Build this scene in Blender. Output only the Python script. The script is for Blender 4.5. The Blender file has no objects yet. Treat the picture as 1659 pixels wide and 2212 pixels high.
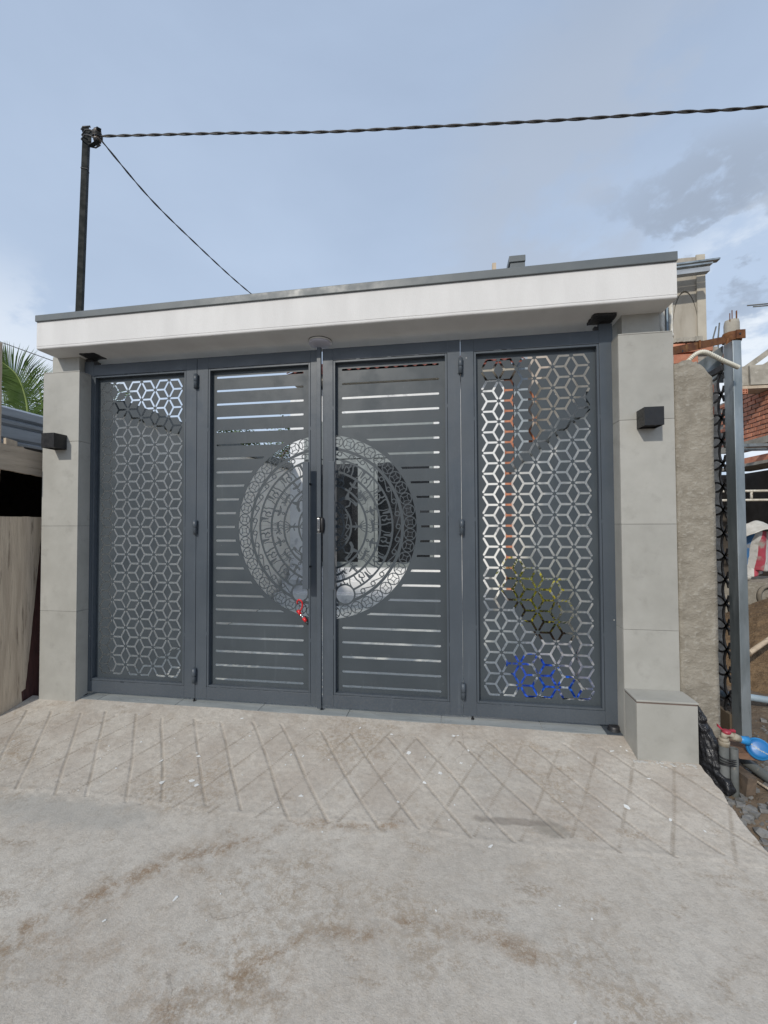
import bpy, bmesh, math, random
from math import sin, cos, pi, sqrt, radians, atan2
from mathutils import Vector, Matrix, noise
from mathutils.geometry import delaunay_2d_cdt
random.seed(7)
S = bpy.context.scene
COL = S.collection
# ---------------------------------------------------------------- camera
cd = bpy.data.cameras.new('camera'); cam = bpy.data.objects.new('camera', cd); COL.objects.link(cam); S.camera = cam
cd.sensor_fit = 'VERTICAL'; cd.sensor_height = 24; cd.lens = 24*900/2212; cd.clip_start = .02; cd.clip_end = 1500
yaw, pit, rol = .15166, .02383, -.0043
F = Vector((-sin(yaw)*cos(pit), cos(yaw)*cos(pit), sin(pit))); R0 = Vector((cos(yaw), sin(yaw), 0)); U0 = R0.cross(F)
Rr = R0*cos(rol)+U0*sin(rol); Uu = U0*cos(rol)-R0*sin(rol)
m = Matrix((Rr, Uu, -F)).transposed().to_4x4(); m.translation = Vector((0, -2.6903, 1.245)); cam.matrix_world = m
S.render.resolution_x, S.render.resolution_y = 768, 1024
S.view_settings.view_transform = 'Standard'; S.view_settings.look = 'None'; S.view_settings.gamma = 1; S.view_settings.exposure = 0.16
# ---------------------------------------------------------------- light
SUN = Vector((-.37, -1, .73)).normalized()
w = bpy.data.worlds.new('World'); S.world = w; w.use_nodes = True
nt = w.node_tree; N = nt.nodes; L = nt.links; N.clear()
def wn(t, **k):
    n = N.new(t)
    for a, b in k.items(): setattr(n, a, b)
    return n
sky = wn('ShaderNodeTexSky', sky_type='NISHITA', sun_disc=False)
sky.sun_elevation = math.asin(SUN.z); sky.sun_rotation = atan2(SUN.x, SUN.y)
sky.air_density = 1.0; sky.dust_density = 2.0; sky.ozone_density = 1.0
tc = wn('ShaderNodeTexCoord')
mp = wn('ShaderNodeMapping'); mp.inputs['Scale'].default_value = (1, 1, 2.2); L.new(tc.outputs['Generated'], mp.inputs['Vector'])
n1 = wn('ShaderNodeTexNoise'); n1.inputs['Scale'].default_value = 1.6; n1.inputs['Detail'].default_value = 7; n1.inputs['Roughness'].default_value = .5; n1.inputs['Distortion'].default_value = .3
L.new(mp.outputs[0], n1.inputs['Vector'])
r1 = wn('ShaderNodeMapRange'); r1.inputs[1].default_value = .3; r1.inputs[2].default_value = .7; r1.inputs[3].default_value = .74; r1.inputs[4].default_value = .96
L.new(n1.outputs[0], r1.inputs[0])
# thin cloud veil, whiter towards the horizon
sx = wn('ShaderNodeSeparateXYZ'); L.new(tc.outputs['Generated'], sx.inputs[0])
hz = wn('ShaderNodeMapRange'); hz.inputs[1].default_value = 0; hz.inputs[2].default_value = .75; hz.inputs[3].default_value = 1; hz.inputs[4].default_value = 0; L.new(sx.outputs[2], hz.inputs[0])
veil = wn('ShaderNodeMix', data_type='RGBA'); veil.inputs['A'].default_value = (4.15, 5.15, 6.8, 1); veil.inputs['B'].default_value = (5.5, 6.65, 8.3, 1)
L.new(hz.outputs[0], veil.inputs['Factor'])
mx = wn('ShaderNodeMix', data_type='RGBA'); L.new(r1.outputs[0], mx.inputs['Factor']); L.new(sky.outputs[0], mx.inputs['A']); L.new(veil.outputs['Result'], mx.inputs['B'])
# a grey broken cloud bank, low to the right
def patch(d0, lo, hi, col, nscale, amt, src, sy=1.6, nlo=.44):
    dp = wn('ShaderNodeVectorMath', operation='DOT_PRODUCT'); L.new(tc.outputs['Generated'], dp.inputs[0]); dp.inputs[1].default_value = Vector(d0).normalized()
    a = wn('ShaderNodeMapRange', interpolation_type='SMOOTHSTEP'); a.inputs[1].default_value = lo; a.inputs[2].default_value = hi; L.new(dp.outputs['Value'], a.inputs[0])
    mm = wn('ShaderNodeMapping'); mm.inputs['Scale'].default_value = (1, 1, sy); mm.inputs['Rotation'].default_value = (0, .35, .2); L.new(tc.outputs['Generated'], mm.inputs['Vector'])
    n = wn('ShaderNodeTexNoise'); n.inputs['Scale'].default_value = nscale; n.inputs['Detail'].default_value = 8; n.inputs['Roughness'].default_value = .58; n.inputs['Distortion'].default_value = .12
    L.new(mm.outputs[0], n.inputs['Vector'])
    b = wn('ShaderNodeMapRange', interpolation_type='SMOOTHSTEP'); b.inputs[1].default_value = nlo; b.inputs[2].default_value = nlo+.10; L.new(n.outputs[0], b.inputs[0])
    c = wn('ShaderNodeMath', operation='MULTIPLY'); L.new(a.outputs[0], c.inputs[0]); L.new(b.outputs[0], c.inputs[1])
    d = wn('ShaderNodeMath', operation='MULTIPLY'); L.new(c.outputs[0], d.inputs[0]); d.inputs[1].default_value = amt
    x = wn('ShaderNodeMix', data_type='RGBA'); L.new(d.outputs[0], x.inputs['Factor']); L.new(src, x.inputs['A']); x.inputs['B'].default_value = (*col, 1)
    return x.outputs['Result']
o = mx.outputs['Result']
o = patch((.30, .80, .54), .93, .985, (4.1, 4.7, 5.7), 2.6, .6, o)
for d_, lo_, hi_, am_ in (((.356, .791, .497), .988, .999, .5), ((.414, .76, .501), .990, .9985, .7), ((.472, .731, .493), .990, .9985, .85), ((.463, .775, .431), .991, .9985, .85), ((.42, .79, .455), .992, .9985, .6)):
    o = patch(d_, lo_, hi_, (3.3, 3.95, 5.0), 8.5, am_*.9, o, 1.5, .45)
o = patch((.56, .80, .26), .955, .995, (7.6, 8.2, 8.9), 5.0, .9, o)
o = patch((-.80, .58, .12), .93, .99, (7.2, 7.8, 8.6), 4.0, .8, o)
bg = wn('ShaderNodeBackground'); bg.inputs['Strength'].default_value = .1; L.new(o, bg.inputs['Color'])
ow = wn('ShaderNodeOutputWorld'); L.new(bg.outputs[0], ow.inputs[0])
sd = bpy.data.lights.new('sun', 'SUN'); so = bpy.data.objects.new('sun', sd); COL.objects.link(so)
sd.energy = 2.2; sd.angle = radians(1.6); sd.color = (1, .945, .855); so.rotation_euler = SUN.to_track_quat('Z', 'Y').to_euler(); so.location = (-3, -8, 8)
# ---------------------------------------------------------------- materials
def newmat(name):
    m = bpy.data.materials.new(name); m.use_nodes = True; t = m.node_tree; b = t.nodes['Principled BSDF']; return m, t, b
class NB:
    """tiny node helper"""
    def __init__(s, t): s.t = t; s.pos = t.nodes.new('ShaderNodeNewGeometry').outputs['Position']
    def n(s, ty, ins=(), **k):
        n = s.t.nodes.new(ty)
        for a, b in k.items(): setattr(n, a, b)
        for a, b in dict(ins).items():
            if hasattr(b, 'links'): s.t.links.new(b, n.inputs[a])
            else: n.inputs[a].default_value = b
        return n
    def mapd(s, scale=(1, 1, 1), rot=(0, 0, 0), loc=(0, 0, 0)): return s.n('ShaderNodeMapping', {'Vector': s.pos, 'Scale': scale, 'Rotation': rot, 'Location': loc}).outputs[0]
    def noise(s, scale, detail=5, rough=.55, vec=None, dist=0): return s.n('ShaderNodeTexNoise', {'Vector': vec or s.pos, 'Scale': scale, 'Detail': detail, 'Roughness': rough, 'Distortion': dist}).outputs[0]
    def rng(s, v, a, b, c=0, d=1, smooth=True): return s.n('ShaderNodeMapRange', {0: v, 1: a, 2: b, 3: c, 4: d}, interpolation_type='SMOOTHSTEP' if smooth else 'LINEAR').outputs[0]
    def math(s, op, a, b=0, c=0): return s.n('ShaderNodeMath', {0: a, 1: b, 2: c}, operation=op).outputs[0]
    def mix(s, f, a, b, bt='MIX'):
        q = s.n('ShaderNodeMix', {}, data_type='RGBA', blend_type=bt)
        for i, v in (('Factor', f), ('A', a), ('B', b)):
            if hasattr(v, 'links'): s.t.links.new(v, q.inputs[i])
            else: q.inputs[i].default_value = v if i == 'Factor' else (*v, 1)[:4]
        return q.outputs['Result']
    def bump(s, h, st, dist=.01, nrm=None):
        i = {'Height': h, 'Strength': st, 'Distance': dist}
        if nrm: i['Normal'] = nrm
        return s.n('ShaderNodeBump', i).outputs[0]
def mat(name, c1, c2=None, sc=8, rough=.6, bump=0, bsc=60, metal=0, lo=.35, hi=.65, spec=.5, stretch=(1, 1, 1), wear=None, wsc=6, wlo=.6, whi=.7, bd=.004, rvar=.1, rnd=0):
    m, t, b = newmat(name); q = NB(t); c2 = c2 or tuple(x*.8 for x in c1)
    v = q.mapd(scale=stretch)
    if rnd:
        oi = t.nodes.new('ShaderNodeObjectInfo'); 
        va = q.n('ShaderNodeVectorMath', {0: v, 1: oi.outputs['Location']}, operation='ADD'); v = va.outputs[0]
    f = q.rng(q.noise(sc, 6, .6, v), lo, hi)
    c = q.mix(f, c1, c2)
    if wear: c = q.mix(q.rng(q.noise(wsc, 8, .65, v), wlo, whi), c, wear)
    if rnd:
        hs = q.n('ShaderNodeHueSaturation', {'Color': c, 'Value': q.rng(oi.outputs['Random'], 0, 1, 1-rnd, 1+rnd, False)}); c = hs.outputs[0]
    t.links.new(c, b.inputs['Base Color'])
    t.links.new(q.rng(q.noise(sc*2.3, 4, .6, v), .3, .7, rough-rvar, min(1, rough+rvar)), b.inputs['Roughness'])
    b.inputs['Metallic'].default_value = metal; b.inputs['Specular IOR Level'].default_value = spec
    if bump: t.links.new(q.bump(q.noise(bsc, 6, .6, v), bump, bd), b.inputs['Normal'])
    return m
M = {}
def gatemat(name, c1, c2, rough):
    m, t, b = newmat(name); q = NB(t)
    c = q.mix(q.rng(q.noise(2.2, 5), .35, .65), c1, c2)
    lift = tuple(min(1, x*1.55+.012) for x in c2)
    c = q.mix(q.rng(q.noise(26, 6, .7, q.mapd(scale=(1, 1, .07))), .56, .74, 0, .35), c, lift)            # run-down streaks
    c = q.mix(q.rng(q.noise(60, 7, .8, q.mapd(scale=(1, 1, .5), rot=(0, .6, 0))), .63, .70, 0, .5), c, (.17, .18, .185))   # scuffs
    sz = q.n('ShaderNodeSeparateXYZ', {0: q.pos}).outputs[2]
    dust = q.math('MULTIPLY', q.rng(q.math('ADD', sz, q.math('MULTIPLY', q.noise(9, 4), .2)), .12, .34, 1, 0), q.rng(q.noise(85, 6, .8), .46, .62))
    c = q.mix(q.math('MULTIPLY', dust, .12), c, (.24, .215, .18))
    vo = q.n('ShaderNodeTexVoronoi', {'Vector': q.pos, 'Scale': 7, 'Randomness': 1}); sc_ = q.n('ShaderNodeSeparateColor', {0: vo.outputs['Color']}).outputs[0]
    c = q.mix(q.math('MULTIPLY', q.rng(vo.outputs['Distance'], .018, .028, 1, 0), q.math('GREATER_THAN', sc_, .72)), c, (.5, .5, .48))
    t.links.new(c, b.inputs['Base Color']); t.links.new(q.rng(q.noise(5, 6, .65), .3, .7, rough-.12, rough+.12), b.inputs['Roughness'])
    t.links.new(q.bump(q.noise(260, 3), .05, .002, q.bump(q.noise(6, 3), .12, .006)), b.inputs['Normal'])
    return m
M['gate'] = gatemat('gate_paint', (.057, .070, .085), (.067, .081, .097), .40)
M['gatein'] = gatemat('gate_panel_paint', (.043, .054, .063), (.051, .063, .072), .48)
M['black'] = mat('black_metal', (.012, .012, .013), (.02, .02, .022), sc=20, rough=.5, bump=.1, bsc=200)
M['lamp'] = mat('lamp_black', (.010, .010, .011), (.014, .014, .015), sc=30, rough=.42, bump=.05, bsc=400)
M['white'] = mat('white_render', (.70, .69, .675), (.645, .635, .62), sc=2.2, rough=.75, bump=.45, bsc=120, bd=.003, stretch=(2.2, 1, .45), wear=(.63, .615, .59), wsc=7, wlo=.62, whi=.85)
M['soffit'] = M['white']
M['cap'] = mat('cap_metal', (.115, .13, .137), (.13, .145, .15), sc=4, rough=.45, bump=.05, bsc=80)
M['tile'] = mat('tile_grey_stone', (.335, .327, .295), (.395, .386, .352), sc=5.5, rough=.55, bump=.05, bsc=300, wear=(.285, .277, .248), wsc=9, wlo=.52, whi=.8, rnd=.05, lo=.25, hi=.75)
M['tileedge'] = mat('tile_edge', (.47, .45, .40), rough=.7)
M['grout'] = mat('grout', (.72, .72, .70), (.6, .6, .58), sc=30, rough=.85)
M['darkgrout'] = mat('dark_grout', (.17, .165, .15), rough=.9)
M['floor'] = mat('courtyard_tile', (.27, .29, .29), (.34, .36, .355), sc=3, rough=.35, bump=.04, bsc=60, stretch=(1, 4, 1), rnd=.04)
M['floor2'] = mat('courtyard_tile_brightened', (.66, .665, .62), (.74, .74, .70), sc=3, rough=.6, bump=.04, bsc=60, stretch=(1, 4, 1), rnd=.04)  # same tile as the front strip, colour lifted to stand in for courtyard light
M['beige'] = mat('beige_tile', (.83, .80, .735), (.87, .845, .785), sc=4, rough=.55, bump=.04, bsc=100, rnd=.04)
M['marble'] = mat('white_marble', (.82, .82, .81), (.74, .74, .74), sc=2.5, rough=.25, wear=(.36, .37, .39), wsc=2.2, wlo=.56, whi=.72)
M['glass'] = mat('dark_glass', (.012, .014, .016), (.02, .022, .025), sc=2, rough=.06, rvar=.03, spec=.7)
M['alu'] = mat('aluminium_frame', (.20, .22, .22), (.24, .265, .265), sc=5, rough=.4, metal=.2)
M['redtile'] = mat('red_roof_tile', (.22, .06, .04), (.13, .035, .025), sc=9, rough=.8, bump=.3, bsc=60, rnd=.15)
M['brick'] = mat('orange_brick', (.56, .25, .15), (.43, .165, .10), sc=14, rough=.85, bump=.5, bsc=70, wear=(.52, .40, .32), wsc=9, wlo=.6, whi=.75, rnd=.25)
M['mortar'] = mat('mortar', (.36, .34, .30), (.24, .22, .19), sc=25, rough=.95, bump=.8, bsc=90)
M['rough'] = mat('weathered_concrete', (.31, .28, .23), (.215, .19, .15), sc=9, rough=.92, bump=1.0, bsc=34, bd=.010, stretch=(1, 1, 1.4), wear=(.355, .33, .28), wsc=34, wlo=.50, whi=.72, lo=.3, hi=.7)
M['conc'] = mat('raw_concrete', (.42, .39, .33), (.30, .275, .23), sc=6, rough=.9, bump=.5, bsc=60, wear=(.5, .47, .41), wsc=11)
M['galv'] = mat('galvanised_steel', (.36, .40, .42), (.24, .275, .29), sc=6, rough=.42, metal=.65, stretch=(1.5, 1.5, .35), wear=(.16, .19, .20), wsc=9, wlo=.55, whi=.75, bump=.04, bsc=60)
M['rust'] = mat('rusty_steel', (.20, .085, .03), (.12, .045, .02), sc=15, rough=.85, bump=.4, bsc=120, metal=.2, wear=(.36, .20, .08), wsc=13)
M['wood'] = mat('grey_weathered_wood', (.60, .50, .38), (.48, .39, .295), sc=7, rough=.88, bump=.8, bsc=28, bd=.005, stretch=(1, 5, .45), wear=(.20, .155, .115), wsc=6, wlo=.55, whi=.70)
M['woodh'] = mat('grey_weathered_plank', (.50, .42, .33), (.40, .335, .26), sc=7, rough=.88, bump=.8, bsc=28, bd=.005, stretch=(1, .45, 5), wear=(.20, .155, .115), wsc=6, wlo=.55, whi=.70)
M['redwood'] = mat('red_stained_board', (.15, .065, .055), (.095, .045, .04), sc=9, rough=.85, bump=.5, bsc=40, stretch=(1, 4, .5), wear=(.30, .22, .19), wsc=14, wlo=.63, whi=.75)
M['dark'] = mat('interior_shade_wood', (.012, .01, .008), (.02, .016, .012), rough=.9)  # near-black colour puts the shade of an unlit interior into the walls
M['steelblue'] = mat('painted_gutter_steel', (.40, .43, .46), (.28, .305, .33), sc=3, rough=.45, metal=.2, stretch=(1, .5, 4), bump=.05, bsc=20)
M['leaf'] = mat('palm_leaf', (.03, .062, .011), (.06, .10, .018), sc=3, rough=.75, spec=.2, lo=.3, hi=.7)
M['rachis'] = mat('palm_rachis', (.20, .26, .06), rough=.6)
M['trunk'] = mat('trunk_bark', (.13, .10, .075), (.08, .06, .045), sc=12, rough=.95, bump=.8, bsc=40)
M['tree'] = mat('tree_leaf', (.055, .10, .02), (.14, .19, .04), sc=2.5, rough=.6, lo=.35, hi=.65)
M['croton'] = mat('croton_leaf', (.09, .15, .02), (.72, .60, .04), sc=9, rough=.5, lo=.4, hi=.6)
M['soil'] = mat('brown_soil', (.19, .14, .095), (.11, .08, .055), sc=4, rough=.95, bump=1, bsc=30, bd=.02, wear=(.30, .26, .20), wsc=5, wlo=.58, whi=.72)
M['potsoil'] = mat('planter_soil', (.05, .028, .018), (.09, .05, .03), sc=20, rough=.95, bump=1, bsc=60, bd=.02)
M['sand'] = mat('brown_sand', (.235, .155, .085), (.15, .097, .052), sc=22, rough=.95, bump=1, bsc=55, bd=.03)
M['bluecl'] = None
M['pvcgrey'] = mat('grey_pvc', (.11, .118, .115), (.17, .175, .17), sc=9, rough=.5, wear=(.32, .28, .22), wsc=16)
M['pvcwhite'] = mat('dirty_white_pvc', (.70, .67, .60), (.52, .48, .40), sc=18, rough=.6, wear=(.2, .14, .1), wsc=16, wlo=.62, whi=.7)
M['pvcblue'] = mat('pale_blue_pvc', (.30, .38, .44), rough=.5)
M['conduit'] = mat('cream_conduit', (.72, .70, .60), (.66, .63, .53), sc=10, rough=.45)
M['wire'] = mat('black_cable', (.03, .03, .03), (.065, .06, .055), sc=30, rough=.5)
M['post'] = mat('dark_painted_steel', (.008, .011, .0105), (.013, .016, .015), sc=8, rough=.7, spec=.25)
M['porc'] = mat('insulator_porcelain', (.10, .075, .055), (.14, .11, .08), rough=.3)
M['red'] = mat('glossy_red', (.62, .02, .025), (.55, .015, .02), rough=.25)
M['chrome'] = mat('chrome', (.6, .6, .6), rough=.2, metal=1)
M['valvered'] = mat('worn_red_plastic', (.42, .03, .06), (.30, .03, .05), sc=20, rough=.5, wear=(.4, .3, .25), wsc=30)
M['meterblue'] = mat('blue_plastic', (.02, .20, .50), (.03, .25, .55), sc=10, rough=.35, wear=(.12, .25, .4), wsc=12, wlo=.6, whi=.8)
M['meterdk'] = mat('deep_blue_plastic', (.012, .13, .36), (.015, .16, .4), sc=10, rough=.35)
M['print'] = mat('pale_print', (.45, .45, .40), rough=.6)
M['bag'] = mat('black_plastic', (.012, .012, .014), (.02, .02, .022), sc=8, rough=.28, bump=.6, bsc=25, bd=.02)
M['stone'] = mat('grey_stone', (.25, .245, .235), (.16, .155, .145), sc=20, rough=.85, bump=.4, bsc=60, rnd=.25)
M['tarpw'] = mat('dirty_white_sack', (.62, .60, .55), (.45, .43, .38), sc=6, rough=.7, bump=.5, bsc=20, bd=.01)
M['diff'] = mat('lamp_diffuser', (.52, .52, .60), (.50, .50, .58), rough=.4)
M['lampring'] = mat('lamp_ring', (.7, .7, .68), rough=.4)
M['pink'] = mat('plaster_wall', (.42, .35, .29), (.50, .44, .38), sc=3, rough=.9, bump=.3, bsc=30, wear=(.48, .19, .10), wsc=1.6, wlo=.53, whi=.56)
M['wallgrey'] = mat('stained_plaster', (.42, .385, .325), (.35, .315, .26), sc=3, rough=.9, bump=.3, bsc=50, stretch=(3.2, 1, .8), wear=(.25, .225, .18), wsc=3.0, wlo=.55, whi=.75)
M['paintdrop'] = mat('white_paint_spots', (.78, .78, .75), rough=.7)
M['rubber'] = mat('grey_rubber', (.16, .14, .11), (.22, .19, .15), sc=20, rough=.9)
def stripes(name, ax, sc, cols, ph=0):
    m, t, b = newmat(name); q = NB(t)
    s = q.n('ShaderNodeSeparateXYZ', {0: q.pos}); v = q.math('FRACT', q.math('MULTIPLY_ADD', s.outputs[ax], sc, q.math('MULTIPLY_ADD', q.noise(3, 2), .25, ph)))
    cr = t.nodes.new('ShaderNodeValToRGB'); cr.color_ramp.interpolation = 'CONSTANT'; t.links.new(v, cr.inputs[0])
    e = cr.color_ramp.elements
    while len(e) < len(cols): e.new(.5)
    for i, (p, c) in enumerate(cols): e[i].position = p; e[i].color = (*c, 1)
    c = q.mix(q.rng(q.noise(12, 6), .5, .75), cr.outputs[0], (.36, .34, .3))
    t.links.new(c, b.inputs['Base Color']); b.inputs['Roughness'].default_value = .55
    t.links.new(q.bump(q.noise(30, 4), .4, .01), b.inputs['Normal']); return m
M['stripe'] = stripes('red_white_blue_tarp', 0, 3.3, [(0, (.45, .07, .10)), (.3, (.62, .61, .58)), (.5, (.06, .19, .42)), (.8, (.62, .61, .58))], .12)
M['bluecl'] = stripes('blue_white_tarp', 0, 5.5, [(0, (.01, .11, .75)), (.5, (.5, .55, .62)), (.72, (.01, .14, .8))])

# concrete driveway
def driveway_mat():
    m, t, b = newmat('driveway_concrete'); q = NB(t)
    c = q.mix(q.rng(q.noise(1.7, 8, .62), .32, .68), (.50, .450, .386), (.57, .525, .460))
    c = q.mix(q.rng(q.noise(.9, 5, .5, dist=.5), .5, .72, 0, .55), c, (.37, .345, .31))
    c = q.mix(q.rng(q.noise(9, 9, .75), .50, .70, 0, .42), c, (.35, .285, .215))
    c = q.mix(q.rng(q.noise(34, 7, .75, q.mapd(loc=(1, 8, 0))), .55, .72, 0, .55), c, (.30, .23, .16))
    c = q.mix(q.rng(q.noise(120, 4, .7), .52, .75, 0, .45), c, (.24, .21, .18))
    c = q.mix(q.rng(q.noise(70, 4, .7, q.mapd(loc=(3, 1, 7))), .54, .75, 0, .4), c, (.52, .50, .47))
    s = q.n('ShaderNodeSeparateXYZ', {0: q.pos}); X, Y = s.outputs[0], s.outputs[1]
    wob = q.math('MULTIPLY', q.math('SUBTRACT', q.noise(3, 5), .5), .16)
    brk = q.math('MULTIPLY', q.rng(q.noise(9, 9, .75, dist=.3), .42, .60), q.rng(q.noise(58, 8, .8, q.mapd(loc=(2, 2, 0))), .40, .56, .25, 1))
    def arc(cx, cy, r, wd, amt, x0, x1):
        dx = q.math('SUBTRACT', X, cx); dy = q.math('SUBTRACT', Y, cy)
        d = q.math('SQRT', q.math('ADD', q.math('MULTIPLY', dx, dx), q.math('MULTIPLY', dy, dy)))
        e = q.math('ABSOLUTE', q.math('ADD', q.math('SUBTRACT', d, r), wob))
        k = q.rng(e, 0, wd, 1, 0); k = q.math('MULTIPLY', k, brk)
        k = q.math('MULTIPLY', k, q.math('MULTIPLY', q.rng(X, x0-.15, x0+.15), q.rng(X, x1-.2, x1+.2, 1, 0)))
        return q.math('MULTIPLY', k, amt)
    brown = (.27, .185, .115)
    for a in [(-.15, -2.35, 1.56, .05, .95, -1.7, -.1), (-.15, -2.25, 1.47, .14, .6, -1.9, -.8), (.0, -2.3, 1.06, .06, .85, -.75, .45), (-.62, -1.62, .17, .13, .7, -.9, -.35), (-1.15, -2.1, .62, .12, .5, -1.8, -.5)]:
        c = q.mix(arc(*a), c, brown)
    # mud: broad zones broken into specks
    spk = q.rng(q.noise(36, 10, .85), .46, .55)
    bl = q.math('MULTIPLY', q.rng(q.noise(1.9, 5, .6, q.mapd(loc=(5, 2, 0))), .50, .66), spk)
    c = q.mix(q.math('MULTIPLY', bl, .55), c, (.29, .215, .14))
    bl = q.math('MULTIPLY', q.rng(q.noise(5, 6, .65, q.mapd(loc=(1, 9, 0), rot=(0, 0, .6), scale=(1, 2.2, 1))), .56, .66), q.rng(q.noise(90, 8, .8), .42, .56))
    c = q.mix(q.math('MULTIPLY', bl, .6), c, (.27, .195, .125))
    # pits and grit
    c = q.mix(q.rng(q.noise(150, 6, .8), .58, .68, 0, .55), c, (.20, .175, .145))
    c = q.mix(q.rng(q.noise(27, 10, .85, q.mapd(loc=(4, 4, 4))), .46, .56, 0, .34), c, (.34, .305, .26))
    c = q.mix(q.rng(q.noise(40, 9, .85, q.mapd(loc=(8, 1, 4))), .53, .62, 0, .5), c, (.58, .545, .48))
    vk = q.n('ShaderNodeTexVoronoi', {'Vector': q.n('ShaderNodeVectorMath', {0: q.pos, 1: q.n('ShaderNodeVectorMath', {0: q.n('ShaderNodeTexNoise', {'Vector': q.pos, 'Scale': 6, 'Detail': 6}).outputs['Color'], 'Scale': .22}, operation='SCALE').outputs[0]}, operation='ADD').outputs[0], 'Scale': 1.3}, feature='DISTANCE_TO_EDGE')
    c = q.mix(q.math('MULTIPLY', q.rng(vk.outputs['Distance'], .0012, .004, 1, 0), q.rng(q.noise(1.6, 2), .54, .64, 0, .4)), c, (.16, .135, .11))
    # grey cement patch at the foot of the ramp
    dx = q.math('MULTIPLY', q.math('SUBTRACT', X, .43), 12); dy = q.math('MULTIPLY', q.math('ADD', Y, .735), 17)
    d = q.math('ADD', q.math('SQRT', q.math('ADD', q.math('MULTIPLY', dx, dx), q.math('MULTIPLY', dy, dy))), q.math('MULTIPLY', q.math('SUBTRACT', q.noise(9, 8, .7), .5), 2.2))
    c = q.mix(q.rng(d, .6, 1.05, .7, 0), c, (.24, .22, .185))
    dx = q.math('MULTIPLY', q.math('SUBTRACT', X, .27), 4.5); dy = q.math('MULTIPLY', q.math('ADD', Y, .715), 45)
    d = q.math('ADD', q.math('SQRT', q.math('ADD', q.math('MULTIPLY', dx, dx), q.math('MULTIPLY', dy, dy))), q.math('MULTIPLY', q.math('SUBTRACT', q.noise(15, 5), .5), 1.5))
    c = q.mix(q.rng(d, .5, 1.1, .6, 0), c, (.17, .15, .13))
    # cement wash near the left end of the ramp foot
    dx = q.math('MULTIPLY', q.math('ADD', X, 1.8), 1.6); dy = q.math('MULTIPLY', q.math('ADD', Y, .93), 9)
    d = q.math('ADD', q.math('SQRT', q.math('ADD', q.math('MULTIPLY', dx, dx), q.math('MULTIPLY', dy, dy))), q.math('MULTIPLY', q.math('SUBTRACT', q.noise(8, 6), .5), 1.6))
    c = q.mix(q.rng(d, .4, 1.1, .4, 0), c, (.33, .33, .31))
    # ramp slightly warmer, dusty
    c = q.mix(q.math('MULTIPLY', q.rng(Y, -.9, -.6), q.rng(q.noise(3.5, 6), .4, .65, 0, .5)), c, (.34, .285, .235))
    ga = q.n('ShaderNodeAttribute', {}, attribute_name='groove_dirt').outputs['Fac']
    c = q.mix(q.math('MULTIPLY', q.rng(ga, .1, .9), q.rng(q.noise(40, 5, .7), .3, .65, .25, .62)), c, (.25, .21, .165))
    # tiny white splashes
    vo = q.n('ShaderNodeTexVoronoi', {'Vector': q.pos, 'Scale': 9, 'Randomness': 1}); sp = q.rng(q.math('ADD', vo.outputs['Distance'], q.math('MULTIPLY', q.noise(60, 3), .08)), .055, .075, 1, 0)
    sc_ = q.n('ShaderNodeSeparateColor', {0: vo.outputs['Color']}).outputs[0]
    c = q.mix(q.math('MULTIPLY', sp, q.math('GREATER_THAN', sc_, .95)), c, (.62, .61, .57))
    t.links.new(c, b.inputs['Base Color']); b.inputs['Roughness'].default_value = .86; b.inputs['Specular IOR Level'].default_value = .3
    n1 = q.bump(q.noise(18, 8, .7), .35, .012)
    n2 = q.bump(q.noise(160, 5, .7), .55, .003, n1)
    st = q.noise(14, 5, .6, q.mapd(scale=(1.2, 9, 1), rot=(0, 0, .5)))
    t.links.new(q.bump(st, .10, .004, n2), b.inputs['Normal'])
    return m
M['drive'] = driveway_mat()

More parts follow.
